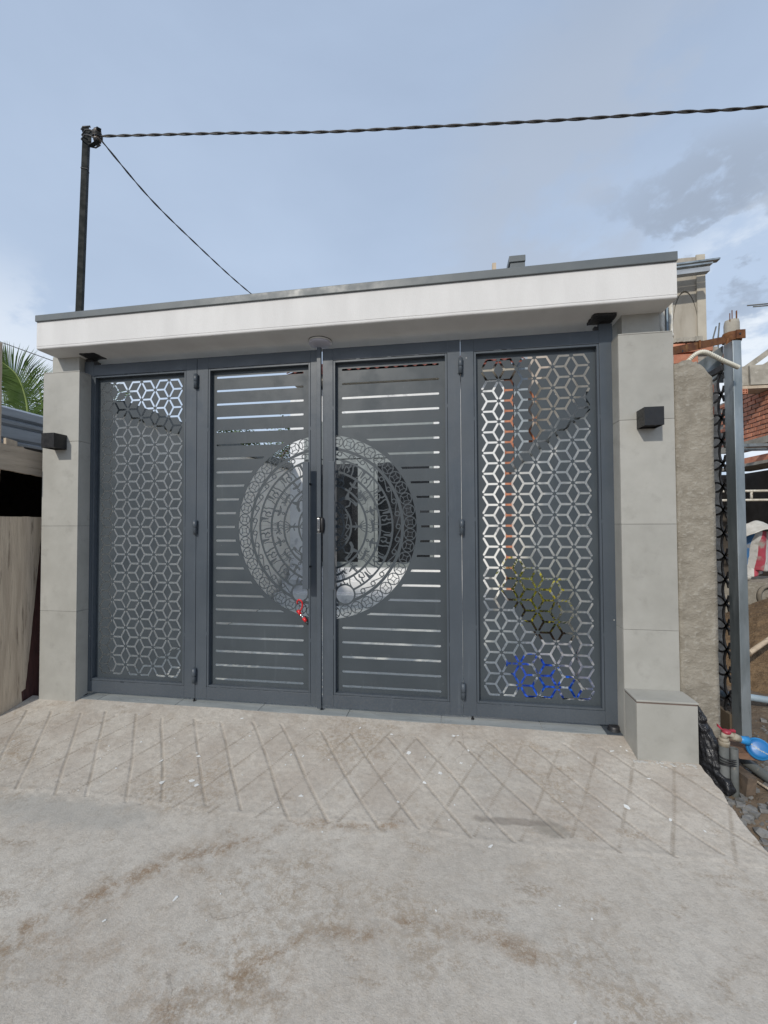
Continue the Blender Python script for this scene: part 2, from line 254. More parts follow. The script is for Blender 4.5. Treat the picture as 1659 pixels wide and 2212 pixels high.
# ---------------------------------------------------------------- mesh helpers
class MB:
    def __init__(s): s.v = []; s.f = []; s.sm = []
    def add(s, vs, fs, smooth=False):
        o = len(s.v); s.v += [tuple(a) for a in vs]; s.f += [tuple(i+o for i in f) for f in fs]; s.sm += [smooth]*len(fs); return s
    def box(s, x0, x1, y0, y1, z0, z1, jit=0):
        r = lambda: random.uniform(-jit, jit) if jit else 0
        vs = [(x+r(), y+r(), z+r()) for z in (z0, z1) for y in (y0, y1) for x in (x0, x1)]
        return s.add(vs, [(0, 2, 3, 1), (4, 5, 7, 6), (0, 1, 5, 4), (2, 6, 7, 3), (0, 4, 6, 2), (1, 3, 7, 5)])
    def hexa(s, p): return s.add(p, [(0, 3, 2, 1), (4, 5, 6, 7), (0, 1, 5, 4), (1, 2, 6, 5), (2, 3, 7, 6), (3, 0, 4, 7)])
    def bar(s, a, b, wx, wz, up=(0, 0, 1)):
        a = Vector(a); b = Vector(b); d = (b-a).normalized(); up = Vector(up)
        if abs(d.dot(up)) > .99: up = Vector((0, 1, 0))
        x = d.cross(up).normalized()*wx/2; z = x.cross(d).normalized()*wz/2
        return s.hexa([a-x-z, a+x-z, a+x+z, a-x+z, b-x-z, b+x-z, b+x+z, b-x+z])
    def tube(s, pts, r, n=10, caps=True, rf=None):
        pts = [Vector(p) for p in pts]; vs = []; prev = None
        for i, p in enumerate(pts):
            d = (pts[min(i+1, len(pts)-1)]-pts[max(i-1, 0)]).normalized()
            if prev is None:
                u = d.cross(Vector((0, 0, 1)) if abs(d.z) < .9 else Vector((1, 0, 0))).normalized()
            else: u = (prev-d*prev.dot(d)).normalized()
            prev = u; v = d.cross(u); rr = rf(i/(len(pts)-1)) if rf else r
            vs += [p+(u*cos(2*pi*k/n)+v*sin(2*pi*k/n))*rr for k in range(n)]
        fs = [(i*n+k, i*n+(k+1) % n, (i+1)*n+(k+1) % n, (i+1)*n+k) for i in range(len(pts)-1) for k in range(n)]
        s.add(vs, fs, True)
        if caps:
            o = len(s.v)-len(vs); s.f += [tuple(o+k for k in range(n))[::-1], tuple(o+(len(pts)-1)*n+k for k in range(n))]; s.sm += [False, False]
        return s
    def lathe(s, c, prof, n=28, axis='z'):
        c = Vector(c); ax = {'z': (Vector((1, 0, 0)), Vector((0, 1, 0)), Vector((0, 0, 1))), 'y': (Vector((1, 0, 0)), Vector((0, 0, 1)), Vector((0, -1, 0))), 'x': (Vector((0, 1, 0)), Vector((0, 0, 1)), Vector((1, 0, 0)))}[axis] if isinstance(axis, str) else axis
        vs = [c+(ax[0]*cos(2*pi*k/n)+ax[1]*sin(2*pi*k/n))*r+ax[2]*h for r, h in prof for k in range(n)]
        fs = [(i*n+k, i*n+(k+1) % n, (i+1)*n+(k+1) % n, (i+1)*n+k) for i in range(len(prof)-1) for k in range(n)]
        return s.add(vs, fs, True)
    def prism(s, poly, axis, a, b):
        n = len(poly); f = {'y': lambda u, v, t: (u, t, v), 'x': lambda u, v, t: (t, u, v), 'z': lambda u, v, t: (u, v, t)}[axis]
        vs = [f(u, v, a) for u, v in poly]+[f(u, v, b) for u, v in poly]
        return s.add(vs, [tuple(range(n)), tuple(range(2*n-1, n-1, -1))]+[(i, i+n, (i+1) % n+n, (i+1) % n) for i in range(n)])
    def build(s, name, m, parent=None, bevel=0, fix=True):
        me = bpy.data.meshes.new(name); off = parent_loc(parent)
        me.from_pydata([(a-off[0], b-off[1], c-off[2]) for a, b, c in s.v], [], s.f)
        me.polygons.foreach_set('use_smooth', s.sm); me.materials.append(m); me.update()
        if fix:
            bm = bmesh.new(); bm.from_mesh(me); bmesh.ops.recalc_face_normals(bm, faces=bm.faces); bm.to_mesh(me); bm.free()
        o = bpy.data.objects.new(name, me); COL.objects.link(o)
        if parent: o.parent = parent
        if bevel:
            q = o.modifiers.new('bevel', 'BEVEL'); q.width = bevel; q.segments = 2; q.limit_method = 'ANGLE'; q.angle_limit = radians(50)
        return o
def parent_loc(p):
    v = Vector((0, 0, 0))
    while p: v += p.location; p = p.parent
    return v
def tag(o, label=None, cat=None, group=None, kind=None):
    for k, v in (('label', label), ('category', cat), ('group', group), ('kind', kind)):
        if v: o[k] = v
    return o
def thing(name, loc, label, cat, group=None):
    o = bpy.data.objects.new(name, None); o.empty_display_size = .1; o.location = loc; COL.objects.link(o); return tag(o, label, cat, group)
def piece(name, src, parent, loc=(0, 0, 0), rot=None, mat_=None):
    o = bpy.data.objects.new(name, src.data if hasattr(src, 'data') else src); COL.objects.link(o); o.parent = parent; o.location = Vector(loc)-parent_loc(parent)
    if rot: o.rotation_euler = rot
    return o
def wander(x, y, z, s): return noise.noise(Vector((x*s, y*s, z*s)))
def circ(cx, cy, r, n=24): return [(cx+r*cos(2*pi*k/n), cy+r*sin(2*pi*k/n)) for k in range(n)]
def slot(x0, y0, x1, y1, wd, n=5):
    d = atan2(y1-y0, x1-x0); r = wd/2; p = []
    for k in range(n+1): a = d-pi/2+pi*k/n; p.append((x1+r*cos(a), y1+r*sin(a)))
    for k in range(n+1): a = d+pi/2+pi*k/n; p.append((x0+r*cos(a), y0+r*sin(a)))
    return p
def sheet(rect, ops, y0, th, name, m, parent):
    """plate in the xz plane, cut by painter's-order ops [(True=metal / False=hole, polygon)]"""
    x0, x1, z0, z1 = rect; polys = [(True, [(x0, z0), (x1, z0), (x1, z1), (x0, z1)])]+ops
    vs = []; fs = []; sg = []
    for k, (s_, p) in enumerate(polys):
        if k and (max(a for a, b in p) < x0 or min(a for a, b in p) > x1 or max(b for a, b in p) < z0 or min(b for a, b in p) > z1): continue
        fs.append(list(range(len(vs), len(vs)+len(p)))); vs += [Vector(a) for a in p]; sg.append(s_)
    V, E, Fc, _, _, of = delaunay_2d_cdt(vs, [], fs, 1, 1e-5)
    tri = [tuple(f) for f, o in zip(Fc, of) if 0 in o and sg[max(o)]]
    used = sorted({i for f in tri for i in f}); ix = {a: b for b, a in enumerate(used)}; n = len(used)
    vv = [(V[i].x, y0, V[i].y) for i in used]+[(V[i].x, y0+th, V[i].y) for i in used]
    tri = [tuple(ix[i] for i in f) for f in tri]; ed = {}
    for f in tri:
        for a, b in ((f[0], f[1]), (f[1], f[2]), (f[2], f[0])): ed[(a, b)] = 1
    side = [(b, a, a+n, b+n) for (a, b) in ed if (b, a) not in ed]
    mb = MB(); mb.add(vv, tri+[(f[2]+n, f[1]+n, f[0]+n) for f in tri]+side); return mb.build(name, m, parent, fix=False)

# ================================================================ SETTING
g = MB(); g.box(-400, 400, -400, 400, -1.0, -.30); tag(g.build('ground', M['soil']), kind='structure')
# -- driveway: diamond-grooved ramp rising to the gate, then flat slab
DX0, DX1 = -2.975, 1.285
def ramp_z(y):
    k = .18; z = k*(y+.08)
    lo = -.130
    t = (z-lo)/.02
    return lo+.02*math.log1p(math.exp(min(30, t))) if t < 20 else z
GD = [0]
def grooves(x, y):
    if y < -.84 or y > -.12: return 0
    h = 0; GD[0] = 0
    for (nx, ny, tx, ty, c0, sp, sd_) in ((.8, .6, -.6, .8, -1.426, .166, 0), (.89, -.45, .45, .89, .458, .178, 50)):
        c = (x*nx+y*ny-c0)/sp; k = round(c); rr = random.Random(k*13+sd_)
        jt = rr.uniform(-.09, .09)+.05*wander(x, y, k, 3); y1 = -.80+rr.uniform(-.03, .03)-.02*(x < -.3); y0 = -.16-rr.uniform(0, .06)-(.05 if x > .9 else 0)
        d = (c-k-jt)*sp
        if abs(d) < .016 and y1 < y < y0:
            s_ = x*tx+y*ty; e = max(0, 1-(d/.0095)**2)
            h -= (.0027+.0012*sin(s_*520)+.0018*wander(x, y, 3, 9))*e
            GD[0] = max(GD[0], max(0, 1-(d/.0112)**2)*(.66+.28*sin(s_*520)+.7*wander(x, y, 7, 9)))
    return max(h, -.0075)
def slab():
    ys = []; y = -.068
    while y > -.88: ys.append(y); y -= .0045
    while y > -2.9: ys.append(y); y -= .022
    while y > -9: ys.append(y); y -= .35
    ys.append(-9.0); xs = []; x = DX0
    nx = 1000; xs = [DX0+(DX1-DX0)*i/nx for i in range(nx+1)]
    vs = []; W = len(xs); dirt = []
    for y in ys:
        for i, x in enumerate(xs):
            xx = x
            if i == nx: xx = x+.028*wander(y, 3, 1, 4)+.012*wander(y, 9, 1, 17)-.02*max(0, (y+.4))
            z = ramp_z(y)+.006*wander(x, y, 0, 2.2)+.0018*wander(x, y, 5, 11)+(.0012*wander(x, y, 9, 45) if y > -.9 else 0)+grooves(x, y)
            if y < -.76 and y > -.9 : z += .0015*max(0, 1-abs(y+.815+.03*wander(x, 0, 0, 1.5))/.02)
            vs.append((xx, y, z)); dirt.append(GD[0]); GD[0] = 0
    fs = [(j*W+i, j*W+i+1, (j+1)*W+i+1, (j+1)*W+i) for j in range(len(ys)-1) for i in range(nx)]
    mb = MB(); mb.add(vs, fs, True); n = len(vs)
    # right-hand broken edge, front lip
    ev = [vs[j*W+nx] for j in range(len(ys))]; lo = [(a[0]+.01*wander(a[1], 1, 2, 20), a[1], a[2]-.16) for a in ev]
    mb.add(ev+lo, [(i, i+len(ev), i+1+len(ev), i+1) for i in range(len(ev)-1)])
    ev = [vs[j*W] for j in range(len(ys))]; lo = [(a[0], a[1], a[2]-.16) for a in ev]
    mb.add(ev+lo, [(i, i+1, i+1+len(ev), i+len(ev)) for i in range(len(ev)-1)])
    o = mb.build('driveway', M['drive'], fix=False); at_ = o.data.attributes.new('groove_dirt', 'FLOAT', 'POINT'); at_.data.foreach_set('value', dirt+[0]*(len(o.data.vertices)-len(dirt))); return o
drive = tag(slab(), kind='structure')
sp = MB(); rr = random.Random(4)
for i in range(75):
    x = rr.uniform(-2.7, 1.1); y = rr.uniform(-.8, -.12) if i < 62 else rr.uniform(-1.5, -.8); s_ = rr.choice([.004, .005, .006, .008, .011, .016]); n = 9; a0 = rr.uniform(0, 6); el = rr.uniform(.35, 1)
    p = []
    for k in range(n):
        a = 2*pi*k/n; r = s_*rr.uniform(.5, 1.15); u, v = r*cos(a), r*el*sin(a); xx = x+u*cos(a0)-v*sin(a0); yy = y+u*sin(a0)+v*cos(a0)
        p.append((xx, yy, ramp_z(yy)+.006*wander(xx, yy, 0, 2.2)+.0018*wander(xx, yy, 5, 11)+.0022))
    sp.add(p, [tuple(range(n))])
for x, y, s_ in ((-.047, -.468, .020), (-.726, -.69, .018), (-1.396, -.495, .016), (-1.425, -.473, .011), (-1.187, -.303, .013), (.025, -.174, .017), (.05, -.168, .011), (.061, -.386, .013), (-.246, -.675, .014), (.527, -.581, .009), (-1.802, -.632, .012), (-1.20, -.27, .008)):
    p = []; n = 14
    for k in range(n):
        a = 2*pi*k/n; q_ = s_*rr.uniform(.35, 1.1)*(1 if k % 3 else .55); xx = x+q_*cos(a); yy = y+q_*.7*sin(a); p.append((xx, yy, ramp_z(yy)+.006*wander(xx, yy, 0, 2.2)+.0018*wander(xx, yy, 5, 11)+.0024))
    sp.add(p, [tuple(range(n))])
tag(sp.build('paint_splatter', M['paintdrop'], drive), kind='stuff')
# -- bare earth at the right of the driveway
def terrain(name, x0, x1, y0, y1, nx, ny, h, m):
    vs = [(x0+(x1-x0)*i/nx, y0+(y1-y0)*j/ny, 0) for j in range(ny+1) for i in range(nx+1)]
    vs = [(x, y, h(x, y)) for x, y, _ in vs]; W = nx+1
    mb = MB(); mb.add(vs, [(j*W+i, j*W+i+1, (j+1)*W+i+1, (j+1)*W+i) for j in range(ny) for i in range(nx)], True); return mb.build(name, m)
def soil_h(x, y):
    b = -.10 if y > -.2 else -.10+.13*(y+.2)
    b = max(b, -.2)
    return b+.03*wander(x, y, 0, 1.7)+.014*wander(x, y, 4, 8)+.006*wander(x, y, 4, 25)+(.02 if x < 1.36 else 0)*0-(.03 if x < 1.5 and y < -.3 else 0)
tag(terrain('soil', 1.22, 6.5, -3, 6.4, 210, 300, soil_h, M['soil']), kind='structure')
# -- courtyard floor with its tiles, running out under the gate
fl = MB(); fl.box(-2.66, 1.0, -.066, 4.6, -.10, -.0045); floor = tag(fl.build('courtyard_floor', M['grout']), kind='structure')
def grid_tiles(parent, xs, ys, z0, z1, m, name='tile', gap=.0022):
    cache = {}
    for a, b in zip(xs, xs[1:]):
        for c, d in zip(ys, ys[1:]):
            k = (round(b-a, 3), round(d-c, 3))
            if k not in cache:
                q = MB(); q.box(gap, b-a-gap, gap, d-c-gap, z0, z1); me = bpy.data.meshes.new(name); me.from_pydata(q.v, [], q.f); me.materials.append(m); cache[k] = me
            o = bpy.data.objects.new(name, cache[k]); COL.objects.link(o); o.parent = parent; o.location = (a, c, 0)
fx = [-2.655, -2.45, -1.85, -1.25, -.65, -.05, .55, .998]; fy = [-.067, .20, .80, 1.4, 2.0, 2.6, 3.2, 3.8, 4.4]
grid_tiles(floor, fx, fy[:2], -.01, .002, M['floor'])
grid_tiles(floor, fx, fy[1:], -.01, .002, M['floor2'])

# ================================================================ PILLARS with grey tile cladding
def wall_tile(parent, x0, x1, y0, y1, z0, z1, m=None, name='tile', bev=.0012):
    q = MB(); q.box(x0, x1, y0, y1, z0, z1); return q.build(name, m or M['tile'], parent, bevel=bev)
def pillar(xa, xb, label, inner):
    t = thing('gate_pillar', ((xa+xb)/2, 0, 0), label, 'pillar', 'tiled pillars either side of the gate')
    c = MB(); c.box(xa+.012, xb-.012, -.088, .20, -.12, 2.322); c.build('core', M['darkgrout'], t)
    zs = [-.10, .622, 1.226, 1.830, 2.33]
    for a, b in zip(zs, zs[1:]):
        wall_tile(t, xa, xb, -.10, -.090, a+.0008, b-.0008)
        for x0, x1 in ((xa, xa+.010), (xb-.010, xb)):
            wall_tile(t, x0, x1, -.0895, .21, a+.0008, b-.0008)
    wall_tile(t, xa+.0005, xb-.0005, -.0985, .21, 2.3312, 2.338, M['tile'])
    ua, ub = (xa+.012, xb-.055) if inner > 0 else (xa+.045, xb-.040)
    if inner > 0: ua, ub = xa+.012+.10*0, xb-.012-.0
    return t
def upper(t, ua, ub):
    q = MB(); q.box(ua+.009, ub-.009, -.030, .20, 2.3385, 2.478); q.build('core', M['darkgrout'], t)
    wall_tile(t, ua, ub, -.040, -.031, 2.339, 2.474); wall_tile(t, ua, ua+.0085, -.0305, .21, 2.339, 2.474); wall_tile(t, ub-.0085, ub, -.0305, .21, 2.339, 2.474)
t = pillar(-2.888, -2.593, 'left tiled gate pillar beside the wooden boards, no plinth in front', 1); upper(t, -2.875-.004+.0, -2.655)
t2 = pillar(.993, 1.285, 'right tiled gate pillar with a tiled plinth at its foot', -1); upper(t2, 1.037, 1.246)
# plinth
t = thing('plinth', (1.14, -.18, 0), 'low box plinth clad in grey tiles in front of the right gate pillar', 'plinth')
q = MB(); q.box(1.004, 1.282, -.244, -.102, -.12, .276); q.build('core', M['tileedge'], t)
wall_tile(t, .993, 1.291, -.255, -.245, -.10, .268); wall_tile(t, .993, 1.003, -.2445, -.102, -.10, .268); wall_tile(t, 1.283, 1.292, -.2445, -.102, -.10, .268)
wall_tile(t, .991, 1.294, -.258, -.101, .2775, .2865)
q = MB(); q.box(.9945, 1.2905, -.2535, -.102, .2683, .2772); q.build('joint', mat('brown_joint', (.16, .12, .10), rough=.9), t)
q = MB()
for i in range(60):   # cement smear where the plinth meets the ramp
    x = random.uniform(.97, 1.31); y = -.262-abs(random.gauss(0, .012)); r = random.uniform(.004, .013)
    q.lathe((x, y, ramp_z(y)-.002), [(r, 0), (r*.8, .003), (r*.3, .005), (.0005, .0055)], 7)
tag(q.build('cement_smear', mat('cement_wash', (.47, .46, .43), (.40, .385, .355), rough=.9), t), kind='stuff')

# ================================================================ CANOPY BEAM
t = thing('gate_canopy', (-.8, 0, 2.46), 'white rendered beam with dark grey metal cap spanning the gate', 'canopy')
BX0, BX1, BY0, BY1 = -2.838, 1.262, -.20, .17
# rounded lower edge profile, slightly tapered along its length
def beamz(x): return 2.462+.012*(x-BX0)/(BX1-BX0)
def beamt(x): return 2.655+.022*(x-BX0)/(BX1-BX0)
prof = []
for k in range(7): a = pi/2*k/6; prof.append((BY0+.012-.012*cos(a), .012-.012*sin(a)))
vs = []; xs = [BX0+(BX1-BX0)*i/60 for i in range(61)]
for x in xs:
    zb = beamz(x)+.0012*wander(x, 0, 0, 5); ring = [(x, BY0, beamt(x)), (x, BY0, zb+.0225), (x, BY0+.0025, zb+.0205), (x, BY0, zb+.0185)]+[(x, a, zb+b) for a, b in prof]+[(x, BY1, zb), (x, BY1, beamt(x))]
    vs += ring
n = len(ring); q = MB(); q.add(vs, [(i*n+k, (i+1)*n+k, (i+1)*n+(k+1) % n, i*n+(k+1) % n) for i in range(60) for k in range(n)]+[tuple(range(n)), tuple(60*n+k for k in range(n))[::-1]])
q.build('beam', M['white'], t)
q = MB(); q.hexa([(BX0-.004, BY0-.012, 2.656), (BX1+.002, BY0-.012, 2.679), (BX1+.002, BY1+.01, 2.679), (BX0-.004, BY1+.01, 2.656), (BX0-.004, BY0-.012, 2.700), (BX1+.002, BY0-.012, 2.731), (BX1+.002, BY1+.01, 2.731), (BX0-.004, BY1+.01, 2.700)])
q.build('cap', M['cap'], t, bevel=.003)
q = MB(); q.box(BX0+.003, BX1-.004, BY0-.005, BY0+.02, 2.645, 2.657); 
# ceiling lamp
t = thing('ceiling_lamp', (-.838, -.04, 2.47), 'round flush ceiling lamp under the canopy above the gate centre', 'lamp')
q = MB(); q.lathe((-.842, -.004, 2.4645), [(.076, .006), (.078, 0), (.078, -.009), (.074, -.011)], 48); q.build('mount_ring', M['lampring'], t)
q = MB(); q.lathe((-.842, -.004, 2.4645), [(.073, -.009), (.0755, -.011), (.0755, -.019), (.071, -.023), (.04, -.0245), (.0005, -.025)], 48); q.build('diffuser', M['diff'], t)
q = MB(); q.lathe((-.842, -.004, 2.4665), [(.0785, 0), (.0795, -.003), (.077, -.0035)], 40); q.build('seam', M['black'], t)
# wall lamps
def wall_lamp(x, z, label, mb=[None]):
    t = thing('wall_lamp', (x, -.1, z), label, 'wall lamp', 'black cube wall lamps')
    b = MB(); b.box(x-.05, x+.05, -.200, -.196, z-.051, z+.051); b.box(x-.05, x-.046, -.196, -.104, z-.051, z+.051); b.box(x+.046, x+.05, -.196, -.104, z-.051, z+.051); b.box(x-.05, x+.05, -.104, -.1005, z-.051, z+.051)
    b.box(x-.046, x+.046, -.196, -.104, z+.040, z+.0445); b.build('housing', M['lamp'], t)
    b = MB(); b.box(x-.0455, x+.0455, -.1955, -.1045, z-.042, z-.038); b.build('lens_plate', M['black'], t)
    return t
wall_lamp(-2.738, 1.822, 'black cube wall lamp on the left gate pillar next to the palm')
wall_lamp(1.134, 1.826, 'black cube wall lamp on the right gate pillar')

# ================================================================ GATE
ZT, ZB, OT, OB = 2.411, .027, 2.315, .122
PY = .035; PTH = .002
GP = .1329; GA = .0735
def hexops(x0, top):
    ops = []; bot = top-16*GP; wd = .0134
    def star_z(c, k): return top-GP*k if c % 2 else top-GP*(k+.5)
    for j in range(6):
        for kind in 'AB':
            cx = x0+1.5*GA*j+(.5*GA if kind == 'A' else GA); near = j+1 if kind == 'A' else j; far = j if kind == 'A' else j+1
            for k in range(17):
                z = star_z(near, k)
                if z < bot-1e-4: continue
                for sx_, sz in [(x0+1.5*GA*near, z), (x0+1.5*GA*far, z+GP/2), (x0+1.5*GA*far, z-GP/2)]:
                    if sz > top+1e-4 or sz < bot-1e-4: continue
                    f = .77; ops.append((False, slot(cx, z, cx+(sx_-cx)*f, z+(sz-z)*f, wd)))
    return ops
CXM, CZM, RM = -.822, 1.215, .621
def medal():
    k = RM/723; ops = []
    def P(r, a, u=0, v=0): # polar frame: u tangential, v radial (pixels)
        A = radians(a); er = (cos(A), sin(A)); et = (-sin(A), cos(A)); return (CXM+(er[0]*(r+v)+et[0]*u)*k, CZM+(er[1]*(r+v)+et[1]*u)*k)
    def ring(r0, r1, n=120):
        r0 += 1.5; r1 -= 1.5
        # as quads so no later op is hidden
        for i in range(n):
            a, b = 360*i/n, 360*(i+1)/n; ops.append((True, [P(r0, a), P(r1, a), P(r1, b), P(r0, b)]))
    def disc(s, r, a, rad, n=22, u=0, v=0):
        c = P(r, a, u, v); ops.append((s, circ(c[0], c[1], rad*k, n)))
    def stroke(pts, wd, s=True):
        for p, q_ in zip(pts, pts[1:]): ops.append((s, slot(p[0], p[1], q_[0], q_[1], wd*k*.86, 4)))
    def poly(s, pts): ops.append((s, pts))
    ops.append((True, circ(CXM, CZM, RM+.030, 140))); ops.append((False, circ(CXM, CZM, RM, 160)))
    # coin border
    nc = 46
    for i in range(nc):
        a = 360*(i+.35)/nc; c = 675
        disc(True, c, a, 47.5, 28); disc(False, c, a, 40.5, 26)
        for b in (0, 90, 180, 270):
            pts = []
            ux, uy = cos(radians(b)), sin(radians(b))
            for s_ in range(-4, 5):
                th = radians(s_*13.6); px, py = -54+39*cos(th), 39*sin(th)
                pts.append(P(c, a, px*uy+py*ux, px*ux-py*uy))
            stroke(pts, 5.5)
    ring(603, 629)
    # circle-and-tangent band
    n2 = 37
    for i in range(n2):
        a = 360*i/n2; b = 360*(i+1)/n2
        stroke([P(584, a, 14, -14), P(584, b, -14, 16)], 8)
    for i in range(n2): a = 360*i/n2; disc(True, 583, a, 20.5, 18); disc(False, 583, a, 12.5, 16)
    ring(530, 548)
    # figure band
    n3 = 18
    for i in range(n3):
        a = 360*(i+.5)/n3; r = 490
        stroke([P(r, a, -66, 48), P(r, a, -60, 20), P(r, a, -68, -8), P(r, a, -66, -46)], 12)
        stroke([P(r, a, -34, 44), P(r, a, -38, 22), P(r, a, -26, 4), P(r, a, -38, -14), P(r, a, -28, -28)], 13); stroke([P(r, a, -26, 2), P(r, a, -12, 12)], 9)
        stroke([P(r, a, -8, -44), P(r, a, 2, -18), P(r, a, -4, 12)], 9)
        poly(True, [P(r, a, 12, 42), P(r, a, 36, 42), P(r, a, 24, -18), P(r, a, 14, -18)]); stroke([P(r, a, 50, -44), P(r, a, 40, -6), P(r, a, 44, 26)], 8)
        stroke([P(r, a, 18, 30), P(r, a, 50, 40)], 10)
    ring(432, 452)
    # deer and birds
    for i in range(10):
        a = 36*i; r = 390
        stroke([P(r, a, -30, -4), P(r, a, -10, 0), P(r, a, 18, -6), P(r, a, 34, -14)], 21)      # body
        stroke([P(r, a, 34, -14), P(r, a, 44, 6), P(r, a, 56, 10)], 10)                           # neck, head
        stroke([P(r, a, 50, 6), P(r, a, 44, -16), P(r, a, 54, -34)], 6); stroke([P(r, a, 47, -6), P(r, a, 62, -20)], 5)
        for u in (-32, -20, 12, 24): stroke([P(r, a, u, 0), P(r, a, u+6, 22), P(r, a, u, 46)], 6.5)
        stroke([P(r, a, -36, -8), P(r, a, -46, -22), P(r, a, -38, -44)], 7); stroke([P(r, a, -6, -6), P(r, a, -14, -26), P(r, a, -4, -44)], 6); stroke([P(r, a, 14, -8), P(r, a, 8, -30), P(r, a, 18, -44)], 6)
        a += 18
        poly(True, [P(r, a, -4, 44), P(r, a, 14, 42), P(r, a, 10, 10), P(r, a, 36, 14), P(r, a, 36, 0), P(r, a, -2, -14), P(r, a, -32, -4), P(r, a, -36, 12), P(r, a, -10, 10)])
        stroke([P(r, a, -30, 4), P(r, a, -44, 10)], 10); stroke([P(r, a, 4, -8), P(r, a, 0, -26)], 8)
        disc(True, r, a, 12, 12, 4, -32); disc(False, r, a, 5, 10, 4, -32); stroke([P(r, a, 6, -40), P(r, a, 14, -50)], 6)
        for u, v in ((4, 32), (4, 22), (22, 8), (-22, 6), (-14, 6)): disc(False, r, a, 3, 6, u, v)
    ring(328, 346)
    # inner band: fish and plumed figures
    for i in range(8):
        a = 45*i; r = 278
        if i % 2 == 0:
            stroke([P(r, a, 0, -52), P(r, a, 0, -10), P(r, a, 2, 14)], 20)
            for u, v in ((-40, 44), (-18, 50), (6, 52), (28, 48), (44, 34)): stroke([P(r, a, 0, 0), P(r, a, u*.6, v*.45), P(r, a, u, v)], 8)
            stroke([P(r, a, 4, -20), P(r, a, 30, -30)], 8); stroke([P(r, a, -4, -20), P(r, a, -26, -34)], 8)
        else:
            stroke([P(r, a, -58, 20), P(r, a, -24, 22), P(r, a, 16, 14), P(r, a, 48, -12), P(r, a, 58, -40)], 26); stroke([P(r, a, -30, 22), P(r, a, 4, 18)], 6, False)
            poly(True, [P(r, a, 20, 20), P(r, a, 44, 48), P(r, a, 58, 46), P(r, a, 46, 4)]); stroke([P(r, a, -54, 20), P(r, a, -62, 50)], 14); stroke([P(r, a, -8, 10), P(r, a, -26, -20), P(r, a, -14, -50)], 12)
    ring(205, 222)
    n4 = 14
    for i in range(n4):
        a = 360*i/n4; b = 360*(i+1)/n4; stroke([P(186, a, 12, -12), P(186, b, -12, 14)], 7)
    for i in range(n4): a = 360*i/n4; disc(True, 186, a, 19, 16); disc(False, 186, a, 11, 14)
    ring(148, 166)
    for i in range(12): a = 30*i; poly(True, [P(90, a-11), P(156, a), P(90, a+11)])
    ops.append((True, circ(CXM, CZM, 98*k, 40)))
    for hx, hz_, hr in ((-.997, .765, .0535), (-.681, .762, .0605)):
        ops.append((True, circ(hx, hz_, hr+.011, 40))); ops.append((False, circ(hx, hz_, hr, 40)))
    return ops
MED = medal()
def slotops(x0, x1):
    return [(False, slot(x0+.006, z, x1-.006, z, .0142)) for z in [2.274-i*(2.274-.156)/22 for i in range(23)]]
def leaf(x0, x1, ox0, ox1, ops, label, y=0, zt=ZT, zb=ZB):
    t = thing('gate_leaf', ((x0+x1)/2, y, zb), label, 'gate', 'dark grey folding gate leaves')
    D = .04; bw, gp = .013, .0022
    def bx(name, *a, bev=.0015):
        b = MB(); b.box(*a); return b.build(name, M['gate'], t, bevel=bev)
    e = bw+gp
    bx('stile', x0, ox0-e, y, y+D, zb, zt); bx('stile', ox1+e, x1, y, y+D, zb, zt)
    bx('rail', ox0-e+.0001, ox1+e-.0001, y, y+D, OT+e, zt); bx('rail', ox0-e+.0001, ox1+e-.0001, y, y+D, zb, OB-e)
    bx('bead', ox0-bw, ox0, y+.001, y+.034, OB-bw, OT+bw, bev=.001); bx('bead', ox1, ox1+bw, y+.001, y+.034, OB-bw, OT+bw, bev=.001)
    bx('bead', ox0+.0002, ox1-.0002, y+.0013, y+.034, OT, OT+bw, bev=.001); bx('bead', ox0+.0002, ox1-.0002, y+.0013, y+.034, OB-bw, OB, bev=.001)
    q = MB()   # dark groove backing between bead and frame
    q.box(ox0-e-.004, ox0-bw+.002, y+.012, y+.03, OB-e, OT+e); q.box(ox1+bw-.002, ox1+e+.004, y+.012, y+.03, OB-e, OT+e)
    q.box(ox0-bw, ox1+bw, y+.0122, y+.0302, OT+bw-.002, OT+e+.004); q.box(ox0-bw, ox1+bw, y+.0122, y+.0302, OB-e-.004, OB-bw+.002)
    q.build('groove', M['black'], t)
    q = MB(); rr = random.Random(int(x0*100))   # weld tacks bridging the groove
    for k in range(3):
        xx = ox0+(ox1-ox0)*rr.uniform(.1, .9); zz = OB+(OT-OB)*(k+.5)/3+rr.uniform(-.1, .1)
        q.box(xx-.012, xx+.012, y-.0002, y+.006, OT+bw-.001, OT+e+.001); q.box(xx-.02, xx+.008, y-.0002, y+.006, OB-e-.001, OB-bw+.001)
        q.box(ox0-e-.001, ox0-bw+.001, y-.0002, y+.006, zz-.012, zz+.012); q.box(ox1+bw-.001, ox1+e+.001, y-.0002, y+.006, zz-.03, zz-.008)
    tag(q.build('weld', M['gate'], t), kind='stuff')
    sheet((ox0-.004, ox1+.004, OB-.004, OT+.004), ops, y+PY, PTH, 'panel', M['gatein'], t)
    return t
def hinge(t, x, z):
    q = MB(); q.lathe((x, -.014, z-.05), [(.0005, 0), (.0135, 0), (.0135, .044)], 16); q.lathe((x, -.014, z-.004), [(.0135, 0), (.0145, .001), (.0145, .052), (.0005, .053)], 16)
    q.box(x-.020, x-.008, -.008, .0, z-.048, z+.046); q.build('hinge', M['gate'], t)
L1 = leaf(-2.650, -1.7465, -2.558, -1.844, hexops(-2.539, 2.279), 'leftmost gate leaf cut with hexagon cube pattern', 0)
L2 = leaf(-1.7435, -.861, -1.645, -.925, slotops(-1.613, -.972)+MED, 'gate leaf with left half of the round drum medallion and the red lock')
